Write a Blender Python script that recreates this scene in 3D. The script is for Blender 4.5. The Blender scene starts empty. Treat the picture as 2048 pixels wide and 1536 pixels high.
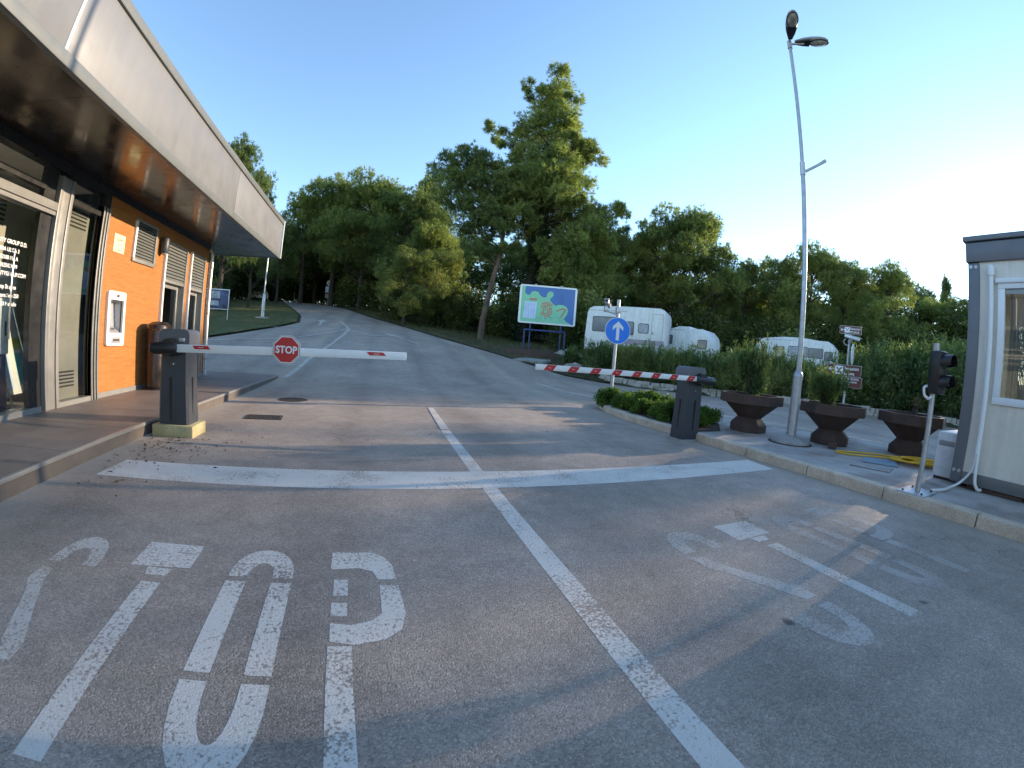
import bpy, bmesh, math, random
import numpy as np
from mathutils import Vector, Matrix
from mathutils.geometry import delaunay_2d_cdt
random.seed(7)
R = math.radians
S = bpy.context.scene
COL = S.collection

# ------------------------------------------------------------------ camera, sky, sun, exposure
CAM_H = 1.1
cd = bpy.data.cameras.new('camera')
cam = bpy.data.objects.new('camera', cd)
COL.objects.link(cam)
S.camera = cam
cd.type = 'PANO'                                  # an action camera's wide lens
cd.panorama_type = 'FISHEYE_LENS_POLYNOMIAL'
cd.fisheye_fov = math.pi
cd.sensor_fit = 'HORIZONTAL'
cd.sensor_width = 36
cd.fisheye_polynomial_k0 = 0.0
cd.fisheye_polynomial_k1 = -0.06604455985404337
cd.fisheye_polynomial_k2 = 1.1015415818065023e-06
cd.fisheye_polynomial_k3 = 2.2210951224556004e-05
cd.fisheye_polynomial_k4 = -3.5465198039418716e-07
cd.clip_start = 0.02
cd.clip_end = 1000
cam.matrix_world = Matrix.Translation((0, 0, CAM_H)) @ Matrix.Rotation(-R(17.9), 4, 'Z') @ Matrix.Rotation(-.0735, 4, 'X') @ Matrix.Rotation(-.0794, 4, 'Y') @ Matrix.Rotation(math.pi/2, 4, 'X')

SUN_AZ, SUN_EL = R(81.0), R(13.4)                 # azimuth clockwise from the road's direction (+Y)
W = bpy.data.worlds.new('World')
S.world = W
W.use_nodes = True
wn = W.node_tree
sky = wn.nodes.new('ShaderNodeTexSky')
sky.sky_type = 'NISHITA'
sky.sun_disc = False
sky.sun_elevation = SUN_EL
sky.sun_rotation = SUN_AZ
sky.altitude = 20
sky.air_density = 1.0
sky.dust_density = 0.05
sky.ozone_density = 2.3
wn.links.new(sky.outputs[0], wn.nodes['Background'].inputs[0])
wn.nodes['Background'].inputs[1].default_value = 0.15
sl = bpy.data.lights.new('sun', 'SUN')
sl.energy = 2.8
sl.angle = R(0.55)
sl.color = (1.0, 0.79, 0.56)
sun = bpy.data.objects.new('sun', sl)
COL.objects.link(sun)
sd = Vector((math.sin(SUN_AZ)*math.cos(SUN_EL), math.cos(SUN_AZ)*math.cos(SUN_EL), math.sin(SUN_EL)))
sun.rotation_euler = sd.to_track_quat('Z', 'Y').to_euler()
sun.location = sd*60
S.view_settings.view_transform = 'Standard'
S.view_settings.look = 'None'
S.view_settings.exposure = 1.66
S.view_settings.gamma = 1
S.render.engine = 'CYCLES'
S.cycles.max_bounces = 7
S.cycles.transparent_max_bounces = 10
S.cycles.caustics_reflective = False
S.cycles.caustics_refractive = False
S.cycles.sample_clamp_indirect = 6
S.cycles.use_denoising = True

# ------------------------------------------------------------------ terrain
def sp(v, w):
    t = v/w
    return w*math.log1p(math.exp(t)) if t < 30 else v
def sm(a):
    a = min(max(a, 0), 1)
    return a*a*(3-2*a)
def T(x, y):
    r = math.hypot(x, y)
    az = math.degrees(math.atan2(x, y))
    u = y-.35*max(x, 0)
    z = .15*(sp(u-12, 1.2)-sp(u-43, 3)*.8)+.035*max(sp(x-9, 1.5)-.07, 0)
    if x > 0:
        k = sm((az-27)/5)
        k2 = sm((110-az)/10)
        Rw = 18.5-2.5*(min(max(az, 31), 73)-31)/42
        d = r-Rw
        z += k*k2*(.42*sm(d/.4)+.035*max(min(d, 30), 0))
    z += .42*math.exp(-((x-8.9)**2+(y-22.6)**2)/6.5)          # the bank under the map board
    return z
def polar(az, r):
    return r*math.sin(R(az)), r*math.cos(R(az))

# ------------------------------------------------------------------ materials
def N(nt, t, **kw):
    n = nt.nodes.new(t)
    for k, v in kw.items():
        if k in ('loc',): continue
        setattr(n, k, v)
    return n
def ramp(nt, fac, stops):
    n = nt.nodes.new('ShaderNodeValToRGB')
    els = n.color_ramp.elements
    while len(els) < len(stops): els.new(.5)
    for e, (p, c) in zip(els, stops):
        e.position = p
        e.color = (c, c, c, 1) if isinstance(c, (int, float)) else (*c, 1)
    nt.links.new(fac, n.inputs[0])
    return n.outputs[0]
def noise(nt, vec, scale, detail=4, rough=.55):
    n = nt.nodes.new('ShaderNodeTexNoise')
    n.inputs['Scale'].default_value = scale
    n.inputs['Detail'].default_value = detail
    n.inputs['Roughness'].default_value = rough
    nt.links.new(vec, n.inputs['Vector'])
    return n.outputs['Fac']
def mixc(nt, fac, a, b, mode='MIX'):
    n = nt.nodes.new('ShaderNodeMix')
    n.data_type = 'RGBA'
    n.blend_type = mode
    for i, v in ((0, fac), (6, a), (7, b)):
        if isinstance(v, (int, float)): n.inputs[i].default_value = v
        elif isinstance(v, tuple): n.inputs[i].default_value = (*v, 1)
        else: nt.links.new(v, n.inputs[i])
    return n.outputs[2]
def mth(nt, op, a, b=0.0, clamp=False):
    n = nt.nodes.new('ShaderNodeMath')
    n.operation = op
    n.use_clamp = clamp
    for i, v in ((0, a), (1, b)):
        if isinstance(v, (int, float)): n.inputs[i].default_value = v
        else: nt.links.new(v, n.inputs[i])
    return n.outputs[0]
def bump(nt, h, strength, dist=.01, bsdf=None):
    n = nt.nodes.new('ShaderNodeBump')
    n.inputs['Strength'].default_value = strength
    n.inputs['Distance'].default_value = dist
    nt.links.new(h, n.inputs['Height'])
    if bsdf: nt.links.new(n.outputs[0], bsdf.inputs['Normal'])
    return n.outputs[0]
def base_mat(name):
    m = bpy.data.materials.new(name)
    m.use_nodes = True
    nt = m.node_tree
    return m, nt, nt.nodes['Principled BSDF'], nt.nodes['Material Output']
def mat(name, col, rough=.5, metal=0.0, var=.12, vs=3.0, dirt=0.0, bs=0.0, bsc=60, spec=.5, coat=0.0, streak=0.0):
    """painted / metal / plastic surface: base colour with mottling, grime, uneven gloss and micro bump"""
    m, nt, b, o = base_mat(name)
    g = N(nt, 'ShaderNodeNewGeometry')
    P = g.outputs['Position']
    f = noise(nt, P, vs, 5)
    c = mixc(nt, ramp(nt, f, [(.3, 0.0), (.7, 1.0)]), tuple(v*(1-var) for v in col), tuple(min(v*(1+var), 1) for v in col))
    if dirt:
        f2 = noise(nt, P, 9, 7, .7)
        c = mixc(nt, mth(nt, 'MULTIPLY', ramp(nt, f2, [(.48, 0.0), (.75, 1.0)]), dirt), c, (.12, .095, .07))
    if streak:
        mp = N(nt, 'ShaderNodeMapping'); mp.inputs['Scale'].default_value = (7, 7, .55)
        nt.links.new(P, mp.inputs[0])
        c = mixc(nt, 1.0, c, ramp(nt, noise(nt, mp.outputs[0], 1.6, 6, .7), [(.35, 1-streak), (.62, 1+streak*.3)]), 'MULTIPLY')
    nt.links.new(c, b.inputs['Base Color'])
    r = ramp(nt, noise(nt, P, vs*3, 4), [(.3, max(rough-.1, .02)), (.7, min(rough+.1, 1))])
    nt.links.new(r, b.inputs['Roughness'])
    b.inputs['Metallic'].default_value = metal
    b.inputs['Specular IOR Level'].default_value = spec
    b.inputs['Coat Weight'].default_value = coat
    if bs: bump(nt, noise(nt, P, bsc, 4), bs, .004, b)
    return m

def asphalt_color(nt, P):
    v = N(nt, 'ShaderNodeTexVoronoi')
    v.inputs['Scale'].default_value = 135
    nt.links.new(P, v.inputs['Vector'])
    sep = N(nt, 'ShaderNodeSeparateColor')
    nt.links.new(v.outputs['Color'], sep.inputs[0])
    agg = ramp(nt, sep.outputs[0], [(0, (.24, .195, .16)), (.45, (.325, .266, .218)), (.8, (.38, .312, .258)), (1, (.46, .38, .31))])
    big = ramp(nt, noise(nt, P, .55, 5, .6), [(.3, .80), (.7, 1.22)])
    mid = ramp(nt, noise(nt, P, 5.0, 5, .65), [(.3, .86), (.7, 1.14)])
    k = mth(nt, 'MULTIPLY', big, mid)
    c = mixc(nt, 1.0, agg, k, 'MULTIPLY')
    # pale dust worked into the surface
    dust = ramp(nt, noise(nt, P, .9, 6, .7), [(.50, 0.0), (.78, .38)])
    c = mixc(nt, dust, c, (.38, .33, .275))
    # hairline cracks, sealed here and there
    vc = N(nt, 'ShaderNodeTexVoronoi')
    vc.feature = 'DISTANCE_TO_EDGE'
    vc.inputs['Scale'].default_value = .33
    dist = nt.nodes.new('ShaderNodeVectorMath'); dist.operation = 'ADD'
    nz = nt.nodes.new('ShaderNodeTexNoise'); nz.inputs['Scale'].default_value = 2.2; nz.inputs['Detail'].default_value = 6
    nt.links.new(P, nz.inputs['Vector'])
    nt.links.new(P, dist.inputs[0]); nt.links.new(nz.outputs['Color'], dist.inputs[1]); nt.links.new(dist.outputs[0], vc.inputs['Vector'])
    ck = mth(nt, 'MULTIPLY', ramp(nt, vc.outputs['Distance'], [(.0012, .6), (.0032, 0.0)]), ramp(nt, noise(nt, P, .35, 3), [(.50, 0.0), (.56, 1.0)]))
    c = mixc(nt, ck, c, (.03, .03, .032))
    # dust and grit gathered along the two kerbs
    sx = N(nt, 'ShaderNodeSeparateXYZ'); nt.links.new(P, sx.inputs[0])
    e1 = mth(nt, 'ABSOLUTE', mth(nt, 'SUBTRACT', sx.outputs[0], 4.62)); e2 = mth(nt, 'ABSOLUTE', mth(nt, 'ADD', sx.outputs[0], 2.5))
    e = mth(nt, 'ADD', mth(nt, 'MINIMUM', e1, e2), mth(nt, 'MULTIPLY', mth(nt, 'SUBTRACT', noise(nt, P, 3.5, 6, .7), .5), .9))
    c = mixc(nt, mth(nt, 'MULTIPLY', ramp(nt, e, [(.02, 1.0), (.5, 0.0)]), .62), c, (.42, .35, .27))
    # tyre-polished tracks
    tr = mth(nt, 'ABSOLUTE', mth(nt, 'SUBTRACT', mth(nt, 'MODULO', mth(nt, 'ADD', sx.outputs[0], 13.2), 1.72), .86))
    tr = mth(nt, 'ADD', tr, mth(nt, 'MULTIPLY', noise(nt, P, 1.1, 4), .35))
    c = mixc(nt, 1.0, c, ramp(nt, tr, [(.18, .88), (.55, 1.04)]), 'MULTIPLY')
    # dark oil drips
    v2 = N(nt, 'ShaderNodeTexVoronoi')
    v2.inputs['Scale'].default_value = 1.1
    nt.links.new(P, v2.inputs['Vector'])
    d = mth(nt, 'ADD', v2.outputs['Distance'], mth(nt, 'MULTIPLY', noise(nt, P, 22, 4), .06))
    sp_ = ramp(nt, d, [(.055, .75), (.075, 0.0)])
    c = mixc(nt, sp_, c, (.02, .02, .022))
    return c, v.outputs['Distance']
def asphalt_mat():
    m, nt, b, o = base_mat('asphalt')
    P = N(nt, 'ShaderNodeNewGeometry').outputs['Position']
    c, d = asphalt_color(nt, P)
    nt.links.new(c, b.inputs['Base Color'])
    b.inputs['Roughness'].default_value = .72
    b.inputs['Specular IOR Level'].default_value = .42
    h = mth(nt, 'ADD', mth(nt, 'MULTIPLY', d, -.9), mth(nt, 'MULTIPLY', noise(nt, P, 260, 3), .5))
    bump(nt, h, .55, .006, b)
    return m
def paint_mat(name, wear, col=(.78, .72, .64)):
    m, nt, b, o = base_mat(name)
    P = N(nt, 'ShaderNodeNewGeometry').outputs['Position']
    c, d = asphalt_color(nt, P)
    v = N(nt, 'ShaderNodeTexVoronoi')
    v.inputs['Scale'].default_value = 75
    nt.links.new(P, v.inputs['Vector'])
    f = mth(nt, 'ADD', mth(nt, 'MULTIPLY', noise(nt, P, 60, 6, .8), .6), mth(nt, 'MULTIPLY', noise(nt, P, 2.4, 4, .6), .4))
    f = mth(nt, 'ADD', f, mth(nt, 'MULTIPLY', v.outputs['Distance'], -.16))
    mask = ramp(nt, f, [(wear-.035, 0.0), (wear+.035, .88)])
    pc = mixc(nt, ramp(nt, noise(nt, P, 1.7, 5), [(.3, 0.0), (.7, 1.0)]), tuple(x*.86 for x in col), col)
    c = mixc(nt, mask, c, pc)
    nt.links.new(c, b.inputs['Base Color'])
    b.inputs['Roughness'].default_value = .68
    b.inputs['Specular IOR Level'].default_value = .4
    h = mth(nt, 'ADD', mth(nt, 'MULTIPLY', d, -.7), mth(nt, 'MULTIPLY', noise(nt, P, 260, 3), .4))
    bump(nt, h, .4, .005, b)
    return m
def concrete_mat(name, col, stain=0.0, sc=2.0, speck=.25, staincol=(.16, .075, .035), rough=.8):
    m, nt, b, o = base_mat(name)
    P = N(nt, 'ShaderNodeNewGeometry').outputs['Position']
    f = noise(nt, P, sc, 7, .65)
    c = mixc(nt, ramp(nt, f, [(.3, 0.0), (.7, 1.0)]), tuple(x*.72 for x in col), tuple(min(1, x*1.18) for x in col))
    f2 = noise(nt, P, 70, 4, .7)
    c = mixc(nt, 1.0, c, ramp(nt, f2, [(.3, 1-speck), (.7, 1+speck)]), 'MULTIPLY')
    if stain:
        f3 = noise(nt, P, 1.3, 5, .6)
        c = mixc(nt, ramp(nt, f3, [(.47, 0.0), (.66, stain)]), c, staincol)
    nt.links.new(c, b.inputs['Base Color'])
    b.inputs['Roughness'].default_value = rough
    bump(nt, mth(nt, 'ADD', noise(nt, P, 90, 4, .7), mth(nt, 'MULTIPLY', noise(nt, P, 8, 4), .6)), .35, .006, b)
    return m
def ground_mat(name, cols, scale=1.2):
    m, nt, b, o = base_mat(name)
    P = N(nt, 'ShaderNodeNewGeometry').outputs['Position']
    f = noise(nt, P, scale, 8, .7)
    c = ramp(nt, f, [(.25, cols[0]), (.45, cols[1]), (.58, cols[2]), (.75, cols[3])])
    f2 = noise(nt, P, 30, 5, .8)
    c = mixc(nt, 1.0, c, ramp(nt, f2, [(.3, .55), (.7, 1.45)]), 'MULTIPLY')
    nt.links.new(c, b.inputs['Base Color'])
    b.inputs['Roughness'].default_value = .95
    bump(nt, mth(nt, 'ADD', f2, noise(nt, P, 6, 4)), .8, .05, b)
    return m
def leaf_mat(name, dark, light, trans=.35, sc=.7, rough=.5, lt=None):
    m = bpy.data.materials.new(name)
    m.use_nodes = True
    nt = m.node_tree
    b = nt.nodes['Principled BSDF']
    o = nt.nodes['Material Output']
    g = N(nt, 'ShaderNodeNewGeometry')
    f = noise(nt, g.outputs['Position'], sc, 3)
    c = mixc(nt, ramp(nt, f, [(.35, 0.0), (.65, 1.0)]), dark, light)
    c = mixc(nt, 1.0, c, ramp(nt, g.outputs['Random Per Island'], [(0, .55), (1, 1.45)]), 'MULTIPLY')
    nt.links.new(c, b.inputs['Base Color'])
    b.inputs['Roughness'].default_value = rough
    b.inputs['Specular IOR Level'].default_value = .3
    t = N(nt, 'ShaderNodeBsdfTranslucent')
    tc = mixc(nt, 1.0, c, lt or (1.2, 1.3, .7), 'MULTIPLY')
    nt.links.new(tc, t.inputs[0])
    mx = N(nt, 'ShaderNodeMixShader')
    mx.inputs[0].default_value = trans
    nt.links.new(b.outputs[0], mx.inputs[1])
    nt.links.new(t.outputs[0], mx.inputs[2])
    nt.links.new(mx.outputs[0], o.inputs[0])
    return m
def bark_mat(name, a, c2):
    m, nt, b, o = base_mat(name)
    P = N(nt, 'ShaderNodeNewGeometry').outputs['Position']
    mp = N(nt, 'ShaderNodeMapping')
    mp.inputs['Scale'].default_value = (9, 9, 2.2)
    nt.links.new(P, mp.inputs[0])
    f = noise(nt, mp.outputs[0], 1, 6, .7)
    nt.links.new(ramp(nt, f, [(.35, a), (.65, c2)]), b.inputs['Base Color'])
    b.inputs['Roughness'].default_value = .9
    bump(nt, f, .9, .05, b)
    return m
def glass_mat(name, tint=(.90, .92, .90), refl=.06, r=.0):
    m = bpy.data.materials.new(name)
    m.use_nodes = True
    nt = m.node_tree
    nt.nodes.remove(nt.nodes['Principled BSDF'])
    o = nt.nodes['Material Output']
    t = N(nt, 'ShaderNodeBsdfTransparent')
    t.inputs[0].default_value = (*tint, 1)
    gl = N(nt, 'ShaderNodeBsdfGlossy')
    gl.inputs['Roughness'].default_value = r
    fr = N(nt, 'ShaderNodeFresnel')
    fr.inputs[0].default_value = 1.5
    k = mth(nt, 'ADD', fr.outputs[0], refl, True)
    gg = N(nt, 'ShaderNodeNewGeometry')
    k = mth(nt, 'MULTIPLY', k, mth(nt, 'SUBTRACT', 1.0, gg.outputs['Backfacing']))
    mx = N(nt, 'ShaderNodeMixShader')
    nt.links.new(k, mx.inputs[0])
    nt.links.new(t.outputs[0], mx.inputs[1])
    nt.links.new(gl.outputs[0], mx.inputs[2])
    nt.links.new(mx.outputs[0], o.inputs[0])
    return m
def wood_panel_mat():
    m, nt, b, o = base_mat('orange_panel')
    P = N(nt, 'ShaderNodeNewGeometry').outputs['Position']
    mp = N(nt, 'ShaderNodeMapping')
    mp.inputs['Scale'].default_value = (3, 3, 34)
    nt.links.new(P, mp.inputs[0])
    f = noise(nt, mp.outputs[0], 1.3, 6, .65)
    c = ramp(nt, f, [(.28, (.27, .098, .024)), (.5, (.36, .145, .036)), (.75, (.42, .18, .05))])
    mp2 = N(nt, 'ShaderNodeMapping')
    mp2.inputs['Scale'].default_value = (8, 8, 60)
    nt.links.new(P, mp2.inputs[0])
    f2 = noise(nt, mp2.outputs[0], 1, 3, .6)
    c = mixc(nt, ramp(nt, f2, [(.62, 0.0), (.68, .55)]), c, (.25, .075, .015))
    nt.links.new(c, b.inputs['Base Color'])
    b.inputs['Roughness'].default_value = .5
    bump(nt, f, .12, .003, b)
    return m

M = {}
M['asphalt'] = asphalt_mat()
M['paint'] = paint_mat('road_paint', .345)
M['paint_mid'] = paint_mat('road_paint_worn', .375)
M['paint_old'] = paint_mat('road_paint_faded', .385, (.66, .61, .54))
M['paint_ghost'] = paint_mat('road_paint_ghost', .40, (.56, .51, .45))
M['paint_faint'] = paint_mat('road_paint_faint', .415, (.47, .42, .37))
M['ground'] = ground_mat('dry_ground', [(.022, .032, .012), (.04, .055, .02), (.085, .065, .035), (.13, .10, .06)])
M['litter'] = ground_mat('leaf_litter', [(.035, .040, .018), (.075, .062, .034), (.13, .095, .055), (.24, .18, .11)], 2.0)
M['lawn'] = ground_mat('lawn_soil', [(.045, .055, .016), (.07, .085, .022), (.11, .10, .035), (.24, .16, .07)])
M['soil'] = ground_mat('soil', [(.02, .014, .01), (.045, .03, .02), (.07, .05, .03), (.10, .08, .05)], 4)
M['grass'] = leaf_mat('grass_blades', (.06, .085, .02), (.13, .14, .04), .4)
M['drygrass'] = leaf_mat('dry_grass', (.12, .10, .045), (.20, .16, .08), .3)
M['platform'] = concrete_mat('platform_tiles', (.20, .165, .145), speck=.12, rough=.55)
M['riser'] = concrete_mat('riser_cladding', (.115, .098, .085), speck=.12, rough=.6)
M['island'] = concrete_mat('island_concrete', (.40, .365, .33), stain=.62, sc=2.4)
M['kerb'] = concrete_mat('kerb_stone', (.58, .47, .35), sc=4)
M['cement'] = concrete_mat('rough_cement', (.33, .315, .29), sc=6, speck=.35)
M['yellow_block'] = concrete_mat('yellowed_concrete', (.50, .42, .22), stain=.4, sc=5, staincol=(.2, .17, .1))
M['stone'] = concrete_mat('field_stone', (.40, .36, .31), sc=3.5, speck=.35)
M['rust'] = concrete_mat('corten', (.075, .046, .036), sc=3, speck=.3, rough=.75, stain=.4, staincol=(.10, .05, .032))
M['alu'] = mat('grey_aluminium', (.30, .295, .28), .38, .35, .06)
M['alu_dark'] = mat('anthracite_frame', (.035, .034, .034), .35, .3, .1)
M['fascia'] = mat('fascia_sheet', (.185, .188, .194), .5, .1, .045, 1.0, .10, streak=.06)
M['fascia_trim'] = mat('fascia_trim', (.15, .158, .152), .45, .1, .05)
M['soffit'] = mat('bronze_soffit', (.075, .055, .042), .20, .75, .10, 1.2)
M['roofing'] = mat('roof_membrane', (.25, .25, .25), .9)
M['orange'] = wood_panel_mat()
M['white'] = mat('white_paint', (.74, .74, .73), .4, 0, .05, 4, .12)
M['white_clean'] = mat('white_plastic', (.80, .80, .79), .35, 0, .03)
M['offwhite'] = mat('caravan_skin', (.66, .67, .66), .42, 0, .06, 2, .28, streak=.14)
M['panel'] = mat('service_panel', (.26, .24, .21), .7)
M['cream'] = mat('booth_panel', (.72, .66, .56), .5, 0, .035, 1.5, .10, streak=.10)
M['booth_grey'] = mat('booth_trim', (.15, .155, .165), .45, 0, .06, 3, .1)
M['grey'] = mat('mid_grey', (.28, .28, .28), .5, 0, .1)
M['black'] = mat('black_plastic', (.014, .014, .015), .42, 0, .2)
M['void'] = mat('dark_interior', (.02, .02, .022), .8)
M['anthracite'] = mat('anthracite_powder_coat', (.05, .056, .068), .42, .1, .10, 6, .12, .25, 220)
M['anthra_light'] = mat('hood_powder_coat', (.13, .135, .15), .42, .1, .10, 6, .15, .25, 220)
M['galv'] = mat('galvanised_steel', (.40, .42, .44), .42, .55, .14, 10, .08, .1, 80)
M['steel'] = mat('stainless', (.55, .55, .56), .22, .9, .05)
M['red'] = mat('sign_red', (.50, .018, .022), .38, 0, .06)
M['signwhite'] = mat('sign_white', (.78, .78, .77), .38, 0, .03)
M['signblue'] = mat('sign_blue', (.010, .19, .74), .35, 0, .04)
M['brownsign'] = mat('sign_brown', (.11, .026, .018), .4, 0, .06)
M['bluemetal'] = mat('blue_painted_steel', (.018, .035, .14), .4, .1, .1)
M['mapblue'] = mat('map_sea', (.06, .16, .42), .45, 0, .05)
M['mapgreen'] = mat('map_land', (.22, .56, .36), .45, 0, .06)
M['mapcoast'] = mat('map_coast', (.50, .66, .62), .45)
M['mapred'] = mat('map_pitches', (.60, .05, .05), .5)
M['mappale'] = mat('map_list', (.50, .62, .82), .45)
M['mapink'] = mat('map_ink', (.03, .06, .18), .5)
M['plaque'] = mat('cream_plaque', (.72, .68, .42), .5, 0, .04)
M['ink'] = mat('dark_ink', (.05, .05, .05), .6)
M['blind'] = mat('blind_fabric', (.42, .38, .32), .8)
M['redcloth'] = mat('red_cloth', (.20, .012, .014), .8)
M['tan'] = mat('tan_board', (.40, .30, .18), .7)
M['inwall'] = mat('interior_wall', (.45, .41, .36), .8)
M['inceil'] = mat('interior_ceiling', (.75, .70, .64), .8)
M['infloor'] = mat('interior_floor', (.42, .38, .33), .4)
M['hose'] = mat('yellow_hose', (.70, .42, .02), .42, 0, .1)
M['bluegrey'] = mat('painted_hatch', (.19, .27, .33), .6, 0, .12, 8, .3)
M['iron'] = mat('cast_iron', (.06, .052, .045), .7, .3, .3, 12, .4, .5, 60)
M['brown_bin'] = mat('brown_enamel', (.034, .022, .018), .30, .35, .15, 4, .1)
M['camglass'] = mat('caravan_window', (.11, .125, .15), .18, 0, .25, 2)
M['curtain'] = mat('grey_curtain', (.34, .35, .38), .6, 0, .2, 8)
M['mauve'] = mat('mauve_stripe', (.30, .25, .30), .5)
M['rubber'] = mat('tyre_rubber', (.02, .02, .02), .8)
M['silver'] = mat('silver_housing', (.50, .50, .52), .35, .5, .06)
M['lens'] = mat('lamp_lens', (.34, .35, .32), .18, 0, .3, 14)
M['leafdead'] = mat('dead_leaves', (.10, .06, .03), .9, 0, .4)
M['glass'] = glass_mat('facade_glass')
M['glass_booth'] = glass_mat('booth_glass', (.8, .82, .82), .05)
M['mirror'] = mat('sign_edge', (.72, .72, .74), .3, 0, .03)
M['carpaint'] = mat('car_paint', (.30, .33, .37), .25, .3, .05)
M['posterdark'] = mat('poster_print', (.045, .055, .12), .4, 0, .9, 2.6)
M['posterlight'] = mat('poster_pattern', (.34, .36, .38), .4, 0, .5, 3)
M['teal'] = mat('teal_print', (.03, .35, .38), .5)
M['yellowprint'] = mat('yellow_print', (.60, .55, .06), .5)
M['purple'] = mat('purple_print', (.05, .04, .09), .5)
M['pine'] = leaf_mat('pine_needles', (.125, .175, .060), (.30, .34, .12), .54)
M['pine_dark'] = leaf_mat('pine_needles_dark', (.085, .13, .050), (.20, .25, .09), .5)
M['broad'] = leaf_mat('oak_leaves', (.10, .14, .045), (.24, .26, .09), .5, .9, .4)
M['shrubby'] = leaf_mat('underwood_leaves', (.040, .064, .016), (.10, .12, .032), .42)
M['oleander'] = leaf_mat('oleander_leaves', (.11, .155, .055), (.29, .31, .115), .5, 1.1)
M['oleander_dk'] = leaf_mat('oleander_leaves_dark', (.075, .125, .045), (.18, .225, .085), .48, 1.1)
M['bedshrub'] = leaf_mat('pittosporum_leaves', (.045, .11, .014), (.13, .20, .030), .35, 3)
M['ivy'] = leaf_mat('ivy_leaves', (.008, .022, .007), (.022, .042, .012), .25)
M['bark'] = bark_mat('pine_bark', (.055, .040, .030), (.17, .115, .08))
M['bark_dk'] = bark_mat('dark_bark', (.022, .018, .014), (.07, .052, .038))

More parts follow.
